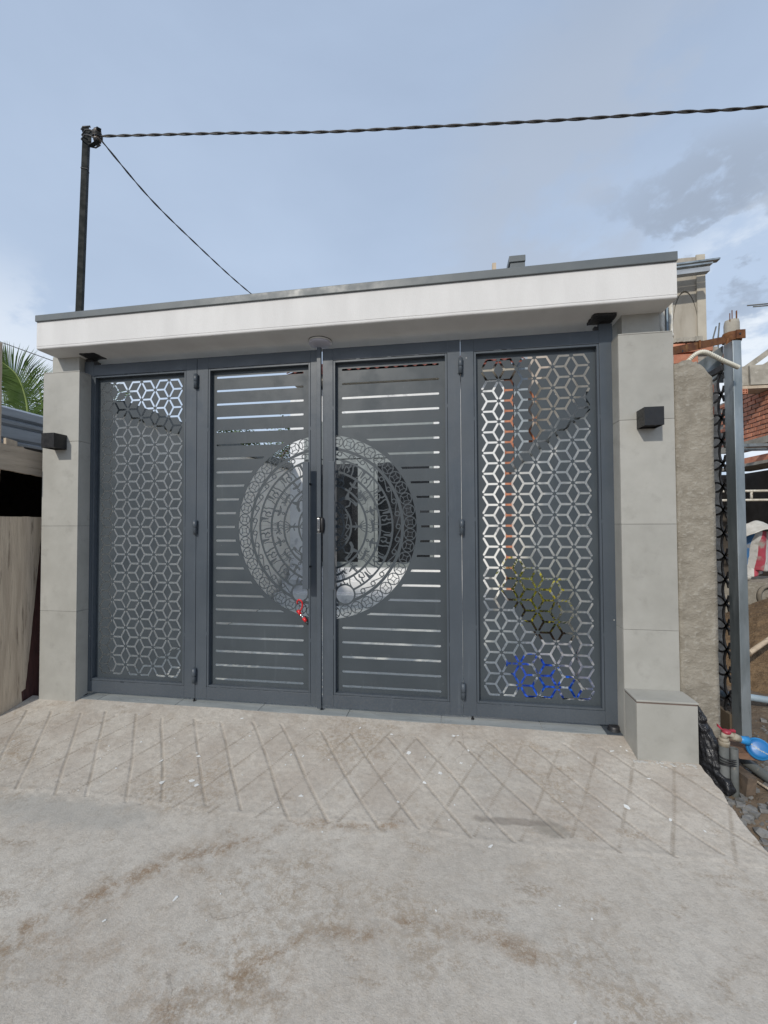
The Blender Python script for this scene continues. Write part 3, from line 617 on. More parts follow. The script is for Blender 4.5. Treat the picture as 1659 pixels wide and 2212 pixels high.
L3 = leaf(-.824, .0865, -.738, -.010, slotops(-.700, -.050)+MED, 'gate leaf with right half of the round drum medallion', -.004)
L4 = leaf(.0895, 1.000, .186, .908, hexops(.218, 2.281), 'rightmost gate leaf cut with hexagon cube pattern', 0)
for z in (2.243, 1.215, .188): hinge(L1, -1.745, z); hinge(L4, .088, z-.004)
# raised ends of the outer stiles, on their pivots
q = MB(); q.box(-2.650, -2.574, .001, .04, ZT-.001, 2.438); q.build('pivot_stile', M['gate'], L1, bevel=.0015)
q = MB(); q.box(.922, .999, .001, .04, ZT-.001, 2.449); q.build('pivot_stile', M['gate'], L4, bevel=.0015)
# meeting strip on leaf 2, interrupted by the latch
for z0, z1 in ((.02, 1.174), (1.279, 2.417)):
    q = MB(); q.box(-.860, -.832, -.022, .004, z0, z1); q.build('meeting_strip', M['gate'], L2, bevel=.0015)
q = MB(); q.box(-.8302, -.8242, .012, .04, .03, 2.41); q.build('shadow_gap', M['black'], L3)
q = MB(); q.box(-.856, -.838, -.030, .0, 1.186, 1.272); q.box(-.850, -.844, -.036, -.03, 1.20, 1.262); q.build('latch', M['chrome'], L2, bevel=.003)
q = MB(); q.lathe((-.826, -.012, 1.178), [(.0005, 0), (.010, .0), (.014, .02), (.016, .05), (.013, .09), (.006, .1), (.0005, .1)], 14); q.build('latch_bolt', M['black'], L3)
for lf, xa, xb in ((L2, -.936, -.895), (L3, -.763, -.722)):
    q = MB(); q.box(xa, xb, -.088, -.066, .811, 1.638); h = q.build('handle', M['gate'], lf, bevel=.002)
    for z in (1.50, .95):
        q = MB(); q.lathe(((xa+xb)/2+.006*(1 if lf is L2 else -1), -.066, z), [(.007, 0), (.007, -.066)], 12, axis=(Vector((1, 0, 0)), Vector((0, 0, 1)), Vector((0, -1, 0)))); q.build('standoff', M['black'], h)
    # plate behind the handle
q = MB(); q.box(-.926, -.874, -.0045, .0, .80, 1.63); 
for lf, x in ((L1, -1.757), (L2, -.838), (L4, .145)):
    q = MB(); q.tube([(x, .012, ZB+.01), (x, .012, .004)], .006, 8); q.tube([(x, .012, .008), (x, .012, .003)], .010, 8); q.build('drop_bolt', M['black'], lf)
# pivot fittings in the soffit and floor
for x, lab, s_ in ((-2.612, 'rough black pivot bracket in the soffit above the left end of the gate', 1), (.960, 'rough black pivot bracket in the soffit above the right end of the gate', -1)):
    t = thing('pivot_bracket', (x, 0, 2.45), lab, 'bracket')
    rr = random.Random(int(x)); pts = []
    cx0, cx1 = (x-.0, x+.125) if s_ > 0 else (x-.095, x+.035)
    P0 = [(cx0, -.095), (cx1, -.088), (cx1+.004, .018), (cx0-.004, .03)]
    for i in range(4):
        a, b = P0[i], P0[(i+1) % 4]
        for k in range(6): u = k/6; pts.append((a[0]+(b[0]-a[0])*u+rr.uniform(-.004, .004), a[1]+(b[1]-a[1])*u+rr.uniform(-.004, .004)))
    q = MB(); q.prism(pts, 'z', 2.457, 2.476); q.build('plate', M['black'], t)
    q = MB(); q.box(x-.03, x+.03, .002, .045, 2.436 if s_ > 0 else 2.447, 2.462); q.tube([(x, .022, 2.43), (x, .022, 2.47)], .017, 12); q.build('pin', M['black'], t)
    q = MB(); xx = x+(.045 if s_ > 0 else -.055)
    q.box(xx-.008, xx+.022, .003, .035, 2.4115, 2.437); q.build('stop_block', M['black'], t)
for x, lab in ((-2.625, 'round floor pivot under the left end of the gate'), (.965, 'round floor pivot under the right end of the gate')):
    t = thing('floor_pivot', (x, 0, 0), lab, 'pivot')
    q = MB(); q.box(x-.058, x+.03, -.072, .055, .0025, .0065); q.build('plate', M['gate'], t, bevel=.001)
    q = MB(); q.lathe((x, -.012, .007), [(.038, 0), (.038, .004), (.030, .005), (.030, .022), (.026, .025), (.0005, .025)], 24); q.build('cup', M['black'], t)
# red cable lock hooked through the medallion
t = thing('cable_lock', (-.985, 0, .64), 'red combination cable lock hooked through the left round opening', 'lock')
pts = [(-1.009, .020, .693), (-1.006, .006, .708), (-1.000, .0, .720), (-.990, -.006, .727), (-.978, -.006, .724), (-.969, -.004, .713), (-.966, -.002, .695), (-.969, .002, .678), (-.977, .006, .662), (-.985, .012, .650)]
q = MB(); q.tube(pts, .0055, 10); q.build('cable', M['red'], t)
a = Vector((-1.000, .010, .648)); b = Vector((-.940, .006, .577)); d = (b-a).normalized()
q = MB(); q.tube([a-d*.006, a+d*.028], .0115, 14); q.tube([a+d*.058, a+d*.088], .0115, 14); q.tube([a+d*.02, a+d*.07], .008, 10); q.build('barrel', M['red'], t)
for k in range(4):
    q = MB(); q.tube([a+d*(.030+.0073*k), a+d*(.0355+.0073*k)], .0118, 14); q.build('number_ring', M['chrome'], t)
q = MB(); q.tube([b-d*.002, b+d*.02], .010, 12, rf=lambda u: .0115-.006*u); q.build('end_cap', M['black'], t)

# ================================================================ COURTYARD behind the gate
def side_wall(x, sgn, ztop, label, capn):
    t = thing('courtyard_wall', (x, 2.4, 0), label, 'wall')
    xo = x+.16*sgn; xa, xb = min(x+.009*sgn, xo), max(x+.009*sgn, xo)
    q = MB(); q.box(xa, xb, .215, 4.8, -.1, ztop-.11); q.build('masonry', M['wallgrey'], t)
    zs = [0.003, .6, 1.2, 1.8, ztop-.112]; ys = [.216, .8, 1.4, 2.0, 2.6, 3.2, 3.8, 4.4]
    for a, b in zip(zs, zs[1:]):
        for c, d in zip(ys, ys[1:]):
            q = MB(); q.box(min(x, x+.0085*sgn), max(x, x+.0085*sgn), c+.001, d-.001, a+.001, b-.001); q.build('tile', M['beige'], t)
    q = MB(); xi = x-.05*sgn; q.box(min(xi, xo), max(xi, xo), .345, 4.8, ztop-.105, ztop); q.build('coping', M['cap'], t, bevel=.002)
    return t
side_wall(-2.66, -1, 2.25, 'left courtyard side wall with beige tiles and grey metal coping', 0)
side_wall(1.0, 1, 2.14, 'right courtyard side wall with beige tiles and grey metal coping', 1)
q = MB(); q.tube([(.985, 2.2, 1.36), (.955, 2.2, 1.35), (.95, 2.2, 1.30), (.965, 2.2, 1.25), (.985, 2.2, 1.22)], .012, 8); tag(q.build('wall_hook', M['black']), 'small black curved hook on the right courtyard wall', 'hook')
# house
H = thing('house', (-.8, 4.3, 0), 'white marble fronted house behind the gate with dark glazed doors', 'house')
def hb(name, m, *a, parent=None, bev=0):
    b = MB(); b.box(*a); return b.build(name, m, parent or H, bevel=bev)
hb('wall', M['marble'], -2.658, -2.41, 4.1, 4.35, .0, 3.5); hb('wall', M['marble'], -.22, .90, 4.1, 4.35, .0, 3.5)
hb('wall', M['marble'], -2.4095, -.2205, 4.101, 4.35, 2.95, 3.5); hb('header', M['alu'], -2.4095, -.2205, 4.09, 4.34, 2.31, 2.949)
hb('corner_strip', M['brick'], .901, 1.04, 4.12, 4.4, 0, 3.5); hb('side_wall', M['marble'], -2.62, 1.04, 4.41, 8, 0, 3.9)
hb('porch_ceiling', M['wallgrey'], -2.55, 1.06, 3.86, 4.40, 3.56, 3.64)
hb('step', M['marble'], -2.6, .62, 3.30, 3.6, .003, .17, bev=.004); hb('step', M['marble'], -2.6, .62, 3.6005, 3.9, .003, .34, bev=.004); hb('step', M['marble'], -2.6, .62, 3.9005, 4.0995, .003, .50, bev=.004)
for xa, xb in ((-2.4, -1.42), (-1.205, -.23)):
    d = hb('door', M['alu'], xa, xa+.06, 4.11, 4.16, .5, 2.30)
    for a in ((xb-.06, xb, 4.11, 4.16, .5, 2.30), (xa+.0605, xb-.0605, 4.11, 4.16, .5, .58), (xa+.0605, xb-.0605, 4.11, 4.16, 2.22, 2.30)): hb('frame', M['alu'], *a, parent=d)
    hb('pane', M['glass'], xa+.0605, xb-.0605, 4.13, 4.14, .5805, 2.2195, parent=d)
hb('door_post', M['alu'], -1.4185, -1.3155, 4.085, 4.17, .5, 2.305); hb('door_post', M['alu'], -1.3135, -1.2065, 4.085, 4.17, .5, 2.305)
hb('interior_wall', M['dark'], -2.4, -.23, 4.18, 4.2, .5, 2.3)
base = None
for r_ in range(3):
    for i in range(25):
        x = -2.60+i*.151; y = 3.78+.26*r_; z = 3.68+.13*r_
        if base is None:
            b = MB(); pr = [(.15*k/6, .035*sin(pi*k/6)) for k in range(7)]
            vs = [(u, yy, v+zz+th) for th in (0, .015) for yy, zz in ((0, 0), (.3, .15)) for u, v in pr]
            b.add(vs, [(k, k+1, k+8, k+7) for k in range(6)]+[(k+14, k+21, k+22, k+15) for k in range(6)]+[(k, k+14, k+15, k+1) for k in range(6)], True)
            me = bpy.data.meshes.new('roof_tile'); me.from_pydata(b.v, [], b.f); me.materials.append(M['redtile']); base = me
        o = bpy.data.objects.new('roof_tile', base); COL.objects.link(o); o.parent = H; o.location = Vector((x, y, z))-H.location
b = MB(); b.hexa([(-2.60, 3.79, 3.65), (1.14, 3.79, 3.65), (1.14, 4.7, 4.10), (-2.60, 4.7, 4.10), (-2.60, 3.79, 3.675), (1.14, 3.79, 3.675), (1.14, 4.7, 4.12), (-2.60, 4.7, 4.12)]); b.build('eave_board', M['redtile'], H)
# downpipe beside the house
q = MB(); q.box(1.06, 1.275, 4.15, 4.3, 0, 4.1); tag(q.build('downpipe', mat('pale_blue_steel', (.33, .38, .42), rough=.5)), 'square pale blue grey downpipe at the corner of the house', 'downpipe')
# planter and crotons
t = thing('planter', (.84, 2.4, 0), 'long low raised planter along the right courtyard wall', 'planter')
q = MB(); q.box(.70, .716, .80, 3.29, .003, .30); q.box(.7165, .98, .80, .816, .003, .30); q.build('side_slab', M['marble'], t)
q = MB(); q.box(.717, .985, .817, 3.29, .02, .285); q.build('potting_soil', M['potsoil'], t)
labs = ['nearest yellow green croton bush in the courtyard planter', 'second croton bush in the courtyard planter, counted from the gate', 'third croton bush in the courtyard planter, counted from the gate', 'fourth croton bush in the courtyard planter, counted from the gate', 'farthest croton bush in the courtyard planter near the house']
for i, y in enumerate((.98, 1.42, 1.9, 2.45, 3.02)):
    t = thing('croton_bush', (.83, y, .285), labs[i], 'plant', 'croton bushes in the planter'); s_ = MB(); f = MB(); rr = random.Random(i)
    for k in range(5):
        e = Vector((.83+rr.uniform(-.12, .1), y+rr.uniform(-.2, .2), .285+rr.uniform(.2, .42))); s_.tube([(.83, y, .28), (.83, y, .36), e], .005, 5)
    for k in range(230):
        c = Vector((.83+rr.gauss(0, .07), y+rr.gauss(0, .12), .30+rr.uniform(.02, .44))); a = rr.uniform(0, 2*pi); up = rr.uniform(-.2, 1.0)
        c.x = min(c.x, .93)
        d = Vector((cos(a), sin(a), up)).normalized()*rr.uniform(.06, .11); w_ = d.cross(Vector((0, 0, 1))).normalized()*.013
        e = c+d
        if e.x > .975: e.x = .975
        f.add([c, c+d*.45+w_, e, c+d*.45-w_], [(0, 1, 2, 3)])
    s_.build('stem', M['trunk'], t); tag(f.build('foliage', M['croton'], t, fix=False), kind='stuff')
# crumpled blue tarp just inside the gate
def cloth(name, m, f, nu, nv, label, cat, parent=None, group=None):
    vs = [f(i/nu, j/nv) for j in range(nv+1) for i in range(nu+1)]; W = nu+1
    q = MB(); q.add(vs, [(j*W+i, j*W+i+1, (j+1)*W+i+1, (j+1)*W+i) for j in range(nv) for i in range(nu)], True)
    o = q.build(name, m, parent, fix=False)
    s_ = o.modifiers.new('thick', 'SOLIDIFY'); s_.thickness = .003
    return tag(o, label, cat, group)
def bluef(u, v):
    x = .50+.46*u; y = .40+.80*v; e = min(1, 5*min(u, 1-u))*min(1, 5*min(v, 1-v))
    z = .012+e*(.10+.10*wander(x, y, 1, 5)+.05*abs(wander(x, y, 2, 12)))
    return (x+.03*wander(x, y, 5, 6), y+.05*wander(x, y, 8, 5), max(.008, z))
cloth('tarp', M['bluecl'], bluef, 60, 80, 'crumpled blue and white tarp lying inside the gate by the right wall', 'tarp')

# ================================================================ POLE and CABLES
t = thing('steel_post', (-2.93, .25, 2.70), 'tall dark square steel post rising behind the left end of the canopy', 'post')
a = Vector((-2.965, .25, 2.60)); b = Vector((-2.985, .33, 4.55)); rz = radians(24)
def sq(c, w_): return [c+Vector((w_*cos(rz+pi/4+k*pi/2), w_*sin(rz+pi/4+k*pi/2), 0)) for k in range(4)]
q = MB(); q.add(sq(Vector((-2.955, .17, 0)), .033)+sq(b, .031), [(0, 1, 2, 3), (7, 6, 5, 4), (0, 4, 5, 1), (1, 5, 6, 2), (2, 6, 7, 3), (3, 7, 4, 0)]); 
mid = a.lerp(b, .82); q.build('shaft', M['post'], t, bevel=.0015)
q = MB(); q.add(sq(b+Vector((0, 0, -.03)), .035)+sq(b+Vector((0, 0, .015)), .035), [(0, 1, 2, 3), (7, 6, 5, 4), (0, 4, 5, 1), (1, 5, 6, 2), (2, 6, 7, 3), (3, 7, 4, 0)]); q.build('cap', M['post'], t, bevel=.001)
q = MB(); q.add(sq(mid, .0345)+sq(mid+Vector((0, 0, .006)), .0345), [(0, 1, 2, 3), (7, 6, 5, 4), (0, 4, 5, 1), (1, 5, 6, 2), (2, 6, 7, 3), (3, 7, 4, 0)]); q.build('sleeve_joint', M['black'], t)
t = thing('cable_bracket', (-2.88, .31, 4.46), 'steel bracket with spool insulator at the top of the steel post', 'bracket')
q = MB(); q.bar((-2.935, .32, 4.515), (-2.82, .28, 4.505), .03, .005); q.bar((-2.935, .32, 4.405), (-2.82, .28, 4.395), .03, .005); q.bar((-2.925, .30, 4.52), (-2.925, .30, 4.40), .03, .004); q.bar((-2.835, .285, 4.50), (-2.80, .26, 4.475), .03, .02); q.build('clevis', M['post'], t)
q = MB(); q.lathe((-2.842, .288, 4.402), [(.012, 0), (.028, .004), (.030, .022), (.019, .032), (.019, .046), (.019, .062), (.030, .072), (.028, .094), (.012, .1)], 20); q.build('insulator', M['porc'], t)
q = MB()
for k in range(3):
    q.tube([(-2.842+.034*cos(a_), .288+.034*sin(a_), 4.435+.012*k) for a_ in [2*pi*j/16 for j in range(17)]], .0055, 7, False)
pts = [(-2.842+.03, .26, 4.44), (-2.88, .255, 4.475), (-2.93, .262, 4.49), (-2.99, .29, 4.48), (-2.99, .35, 4.47), (-2.93, .37, 4.46), (-2.86, .34, 4.44)]
q.tube(pts, .006, 7); q.tube([(p[0], p[1]-.004, p[2]-.055*(1-i*.1)) for i, p in enumerate(pts)], .006, 7)
q.tube([(-2.975, .33, 4.56), (-2.995, .29, 4.53), (-2.95, .26, 4.515), (-2.9, .28, 4.53)], .007, 7); q.build('cable_wrap', M['wire'], t)
CABX = 0
def twist(path, r, sep, pitch, name, label, n=3, seg=.012):
    # resample
    P_ = [Vector(p) for p in path]; out = []
    def cr(p0, p1, p2, p3, t_): return .5*((2*p1)+(-p0+p2)*t_+(2*p0-5*p1+4*p2-p3)*t_*t_+(-p0+3*p1-3*p2+p3)*t_**3)
    for i in range(len(P_)-1):
        p0, p1, p2, p3 = P_[max(i-1, 0)], P_[i], P_[i+1], P_[min(i+2, len(P_)-1)]; k = max(2, int((p2-p1).length/seg))
        out += [cr(p0, p1, p2, p3, j/k) for j in range(k)]
    out.append(P_[-1]); q = MB(); L_ = [0]
    for a_, b_ in zip(out, out[1:]): L_.append(L_[-1]+(b_-a_).length)
    for s_ in range(n):
        pts = []
        for i, p in enumerate(out):
            d = (out[min(i+1, len(out)-1)]-out[max(i-1, 0)]).normalized(); u = d.cross(Vector((0, 0, 1))).normalized(); v = d.cross(u)
            ph = 2*pi*L_[i]/pitch+2*pi*s_/n+.5*sin(L_[i]*1.3); pts.append(p+(u*cos(ph)+v*sin(ph))*sep)
        q.tube(pts, r, 7)
    return tag(q.build(name, M['wire']), label, 'cable')
twist([(-2.83, .29, 4.447), (-1.737, .3, 4.319), (-.905, .3, 4.206), (-.203, .3, 4.136), (.765, .3, 4.04), (1.503, .3, 3.981), (2.077, .3, 3.931), (4.0, .3, 3.84), (7.0, .3, 3.9)], .0056, .0050, .28, 'overhead_cable', 'thick twisted black cable crossing the sky to the right', 2, .02)
twist([(-2.80, .29, 4.40), (-3.042, 1, 4.663-.0), (-3.2, 1.8, 4.743), (-3.394, 2.8, 4.92), (-3.573, 3.9, 5.165), (-3.7, 4.8, 5.4)][:1]+[(-2.72, .75, 4.27), (-2.58, 1.25, 4.16), (-2.42, 1.85, 4.07), (-2.24, 2.55, 4.03), (-2.10, 3.2, 4.02)], .0046, .0036, .30, 'drop_cable', 'thin twisted cable running from the post down behind the canopy', 2, .03)
# roof stubs behind the canopy
t = thing('roof_post', (.53, .5, 2.8), 'short dark grey metal box standing on the canopy behind the cap', 'box')
q = MB(); q.box(.48, .586, .5, .62, 2.6, 3.215); q.build('upright', M['cap'], t, bevel=.003); q = MB(); q.box(.470, .588, .49, .63, 3.185, 3.232); q.build('lid', M['cap'], t, bevel=.003)
q = MB(); q.box(.348, .376, .5, .53, 2.6, 3.197); tag(q.build('timber_stub', M['wood']), 'thin grey timber stub poking up behind the canopy', 'stub')

# ================================================================ LEFT: boards, shed, palm
t = thing('board_fence', (-2.91, -.5, 0), 'rough fence of grey weathered boards at the left of the driveway', 'fence')
def board(name, pts, m, x=-2.905, th=.022, parent=t):
    # pts: outline in (y,z), ragged
    out = []
    for i in range(len(pts)):
        a_, b_ = pts[i], pts[(i+1) % len(pts)]; k = max(1, int(sqrt((a_[0]-b_[0])**2+(a_[1]-b_[1])**2)/.035))
        for j in range(k): out.append((a_[0]+(b_[0]-a_[0])*j/k+.003*wander(a_[0]+j, i, x, 1.7), a_[1]+(b_[1]-a_[1])*j/k+.004*wander(i, a_[1]+j*.7, x, 1.3)))
    q = MB(); q.prism(out, 'x', x-th, x); return q.build(name, m, parent)
board('plank', [(.012, 1.588), (.012, 1.767), (-.155, 1.777), (-.17, 1.790), (-.235, 1.783), (-.345, 1.792), (-.345, 1.615)], M['woodh'], x=-2.972)
board('plank', [(-.292, 1.62), (-.296, 2.483), (-.305, 2.473), (-.318, 2.485), (-.345, 2.483), (-.345, 1.1)], M['wood'], x=-3.000)
board('plank', [(-.013, 1.293), (-.020, 1.138), (-.095, .306), (-.12, .07), (-.147, .06), (-.137, -.035), (-.163, -.08), (-.345, -.12), (-.345, 1.293)], M['wood'], x=-2.978)
board('plank', [(-.300, 1.285), (-.296, 1.61), (-.325, 1.61), (-.335, 1.285)], M['wood'], x=-3.001)
board('red_plank', [(.06, 1.2), (.06, -.06), (-.30, -.12), (-.25, 1.2)], M['redwood'], x=-3.002)
board('plank', [(-.18, 1.765), (-.18, 1.826), (-.255, 1.836), (-.255, 1.765)], M['wood'], x=-3.006)
t = thing('shed', (-4.5, 1.5, 0), 'dark neighbouring shed with a blue grey steel gutter behind the boards', 'shed')
pr = [(-3.60, 1.905), (-3.595, 1.925), (-3.62, 1.94), (-3.60, 1.96), (-3.597, 2.045), (-3.62, 2.055), (-3.595, 2.075), (-3.592, 2.10), (-3.63, 2.12), (-3.60, 2.14), (-3.598, 2.20), (-3.63, 2.222), (-3.72, 2.225), (-3.72, 1.905)]
q = MB(); q.prism(pr, 'y', -1.6, 5.0); q.build('gutter', M['steelblue'], t)
q = MB(); q.box(-6.6, -3.73, -1.6, 5.0, 2.16, 2.20); q.build('roof_sheet', M['steelblue'], t)
for a_ in ((-6.5, -6.4, -1.5, 4.9, -.2, 2.15), (-6.39, -3.74, -1.5, -1.4, -.2, 2.15), (-6.39, -3.74, 4.8, 4.9, -.2, 2.15), (-3.735, -3.70, -1.5, 4.9, -.2, 1.1)):
    q = MB(); q.box(*a_); q.build('wall', M['dark'], t)
q = MB(); q.box(-3.76, -3.72, -1.6, 4.9, 1.83, 1.90); q.build('beam', M['dark'], t)
q = MB(); q.box(-6.6, -2.985, -3, 5, -.29, -.14); tag(q.build('yard_soil', M['potsoil']), kind='structure')
# palm
def frond(parent, pts, n, ll, seed, tw=0):
    rr = random.Random(seed); P_ = [Vector(p) for p in pts]
    def at_(u):
        s_ = u*(len(P_)-1); i = min(int(s_), len(P_)-2); f = s_-i; p0, p1, p2, p3 = P_[max(i-1, 0)], P_[i], P_[i+1], P_[min(i+2, len(P_)-1)]
        return .5*((2*p1)+(-p0+p2)*f+(2*p0-5*p1+4*p2-p3)*f*f+(-p0+3*p1-3*p2+p3)*f**3)
    q = MB(); q.tube([at_(k/24) for k in range(25)], .02, 6, rf=lambda u: .024-.020*u); fr = q.build('frond', M['rachis'], parent)
    f = MB()
    for k in range(n):
        u = .12+.88*k/n; p = at_(u); d = (at_(min(1, u+.02))-at_(max(0, u-.02))).normalized()
        side = d.cross(Vector((.25, -1, .1))).normalized()
        for s_ in (-1, 1):
            l_ = ll*(.55+.45*sin(pi*min(1, u*.9+.12)))*rr.uniform(.9, 1.08); dr = (side*s_*.85+d*(.55+.35*u)+Vector((0, rr.uniform(-.1, .1), 0))).normalized()
            a_ = p; b_ = p+dr*l_*.5; c_ = p+dr*l_+Vector((0, 0, -.22*l_*(1-u*.5))); wv = dr.cross(Vector((0, -1, .2))).normalized()*.010; wv2 = Vector((0, -.006, 0))
            f.add([a_-wv*.5, a_+wv*.5, b_+wv+wv2, b_-wv+wv2, c_], [(0, 1, 2, 3), (3, 2, 4)])
    tag(f.build('leaflet', M['leaf'], fr, fix=False), kind='stuff')
t = thing('palm_tree', (-6.7, 3.0, -.2), 'coconut palm with feathery fronds rising above the shed gutter', 'palm tree')
q = MB(); q.tube([(-6.75, 3.1, -.25), (-6.72, 3.1, .8), (-6.66, 3.05, 1.9), (-6.62, 3, 2.45)], .14, 12, rf=lambda u: .17-.05*u); q.build('trunk', M['trunk'], t)
frond(t, [(-6.6, 3.0, 2.4), (-6.60, 2.98, 3.0), (-6.65, 2.95, 3.35), (-6.75, 2.9, 3.62), (-6.95, 2.85, 3.80)], 84, .68, 1)
frond(t, [(-6.62, 3.1, 2.4), (-6.45, 3.2, 2.9), (-6.2, 3.3, 3.25), (-5.85, 3.4, 3.4), (-5.4, 3.5, 3.3)], 46, .6, 2)
frond(t, [(-6.66, 3.1, 2.4), (-6.9, 3.2, 2.8), (-7.3, 3.2, 3.1), (-7.8, 3.2, 3.15), (-8.3, 3.2, 2.9)], 46, .7, 3)
frond(t, [(-6.6, 2.95, 2.4), (-6.75, 2.7, 2.7), (-7.0, 2.45, 2.9), (-7.3, 2.2, 2.85), (-7.6, 2.0, 2.6)], 40, .55, 5)
frond(t, [(-6.6, 3.3, 2.4), (-6.9, 3.5, 3.1), (-7.2, 3.7, 3.6), (-7.6, 3.9, 3.9), (-8.1, 4.1, 3.9)], 50, .7, 6)
def tree(x, y, zc, rx, rz_, n, label, seed, sz=.09, th=.1):
    rr = random.Random(seed); t = thing('tree', (x, y, -.25), label, 'tree'); q = MB()
    q.tube([(x, y, -.28), (x+.05, y, zc*.4), (x-.03, y+.05, zc)], th, 8, rf=lambda u: th*(1.1-.75*u)); f = MB(); tips = []
    for k in range(11):
        a_ = rr.uniform(0, 2*pi); e = Vector((x+cos(a_)*rx*rr.uniform(.4, .85), y+sin(a_)*rx*rr.uniform(.4, .8), zc+rz_*rr.uniform(-.6, .75)))
        q.tube([(x, y, zc*.55), (Vector((x, y, zc*.8))+e)/2, e], .02, 5, rf=lambda u: th*.4*(1.1-u)); tips.append(e)
    for k in range(n):
        e = rr.choice(tips); c = e+Vector((rr.gauss(0, rx*.24), rr.gauss(0, rx*.24), rr.gauss(0, rz_*.22)))
        a_ = rr.uniform(0, 2*pi); d = Vector((cos(a_), sin(a_), rr.uniform(-.6, .4)))*sz*rr.uniform(.6, 1.2); w_ = d.cross(Vector((rr.uniform(-1, 1), rr.uniform(-1, 1), 1))).normalized()*sz*.3
        f.add([c, c+d*.5+w_, c+d, c+d*.5-w_], [(0, 1, 2, 3)])
    q.build('trunk', M['trunk'], t); tag(f.build('crown', M['tree'], t, fix=False), kind='stuff')
tree(-5.4, 9.0, 3.45, 1.5, 1.15, 10000, 'leafy tree beyond the left courtyard wall seen through the gate slots', 11)
tree(-9.6, 5.2, 2.9, 1.5, 1.3, 6000, 'bushy tree behind the coconut palm', 12, .12)

# ================================================================ RIGHT: neighbour's building site
t = thing('concrete_column', (1.4, 0, 0), 'rough weathered concrete column beside the right tiled pillar, broken at the top', 'column')
def column():
    nz, per = 90, []; xa, xb, ya, yb = 1.291, 1.486, -.098, .13
    for k in range(10): per.append((xa+(xb-xa)*k/10, ya, 0, -1))
    for k in range(8): per.append((xb, ya+(yb-ya)*k/8, 1, 0))
    for k in range(10): per.append((xb-(xb-xa)*k/10, yb, 0, 1))
    for k in range(8): per.append((xa, yb-(yb-ya)*k/8, -1, 0))
    vs = []; n = len(per)
    for j in range(nz+1):
        z = -.2+2.34*j/nz
        for (x, y, nx, ny) in per:
            zz = z
            if j > nz-9: zz = z+(j-nz+9)/9*(.055*wander(x, y, 1, 18)-max(0, (x-1.40))*.9)+.0
            h = .004*wander(x, y, z, 7)+.003*wander(x, y, z*1, 24)+(.012*min(0, wander(x, y, z, 11)+.42)); k = 0
            vs.append((x+nx*(h+k), y+ny*(h+k), zz))
    fs = [(j*n+i, j*n+(i+1) % n, (j+1)*n+(i+1) % n, (j+1)*n+i) for j in range(nz) for i in range(n)]+[tuple(nz*n+i for i in range(n))]
    q = MB(); q.add(vs, fs, True); return q.build('shaft', M['rough'], t)
column()
q = MB(); rr = random.Random(3)
for k in range(26):
    x = rr.uniform(1.30, 1.44); y = rr.uniform(-.08, .1); s_ = rr.uniform(.012, .03); q.hexa([(x+a_*s_*rr.uniform(.7, 1.2), y+b_*s_*rr.uniform(.7, 1.2), 2.125+c_*s_*rr.uniform(.5, 1.3)) for c_ in (0, 1) for a_, b_ in ((-1, -1), (1, -1), (1, 1), (-1, 1))])
tag(q.build('broken_top', M['conc'], t), kind='stuff')
q = MB(); q.box(1.2855, 1.2905, -.06, .1, -.1, 2.16); tag(q.build('gap_shade_filler', M['black']), 'thin black filler standing in for shade in the gap between tiled pillar and concrete column', 'filler')  # black strip added where the open gap is only in shade
# galvanised post and ring lattice gate
t = thing('galvanised_post', (1.76, .18, 0), 'square galvanised steel post standing before the rusty brace', 'post')
q = MB(); q.add([(1.739, .14, -.12), (1.793, .14, -.12), (1.793, .23, -.12), (1.739, .23, -.12), (1.739, .14, 2.352), (1.787, .14, 2.350), (1.787, .23, 2.350), (1.739, .23, 2.352)], [(0, 3, 2, 1), (4, 5, 6, 7), (0, 1, 5, 4), (1, 2, 6, 5), (2, 3, 7, 6), (3, 0, 4, 7)]); q.build('shaft', M['galv'], t, bevel=.003)
t = thing('lattice_gate', (1.74, 1.2, 0), 'black metal gate of interlaced rings seen edge on beside the post', 'gate')
q = MB(); q.box(1.728, 1.752, .232, 2.2, 2.20, 2.235); q.build('rail', M['black'], t); q = MB(); q.box(1.728, 1.752, .232, 2.2, -.08, .035); q.build('rail', mat('brown_base', (.12, .09, .06), rough=.9), t)
q = MB(); q.box(1.728, 1.752, 2.165, 2.2, .0355, 2.1995); q.build('stile', M['black'], t)
P_ = .1475; rad = P_*.71
q = MB()
def arcring(cy, cz):
    n = 28; o_, i_ = rad+.006, rad-.006; pts = []
    for k in range(n):
        a_ = 2*pi*k/n; b_ = 2*pi*(k+1)/n
        ys = [cy+r*cos(c_) for r in (i_, o_) for c_ in (a_, b_)]; zs = [cz+r*sin(c_) for r in (i_, o_) for c_ in (a_, b_)]
        if min(zs) < .03 or max(zs) > 2.205 or min(ys) < .225 or max(ys) > 2.2: continue
        q.hexa([(x, ys[j], zs[j]) for x in (1.735, 1.745) for j in (0, 1, 3, 2)])
for i in range(14):
    for j in range(16): arcring(.333+(i-1)*P_, .06+j*P_)
q.build('ring_lattice', M['black'], t)
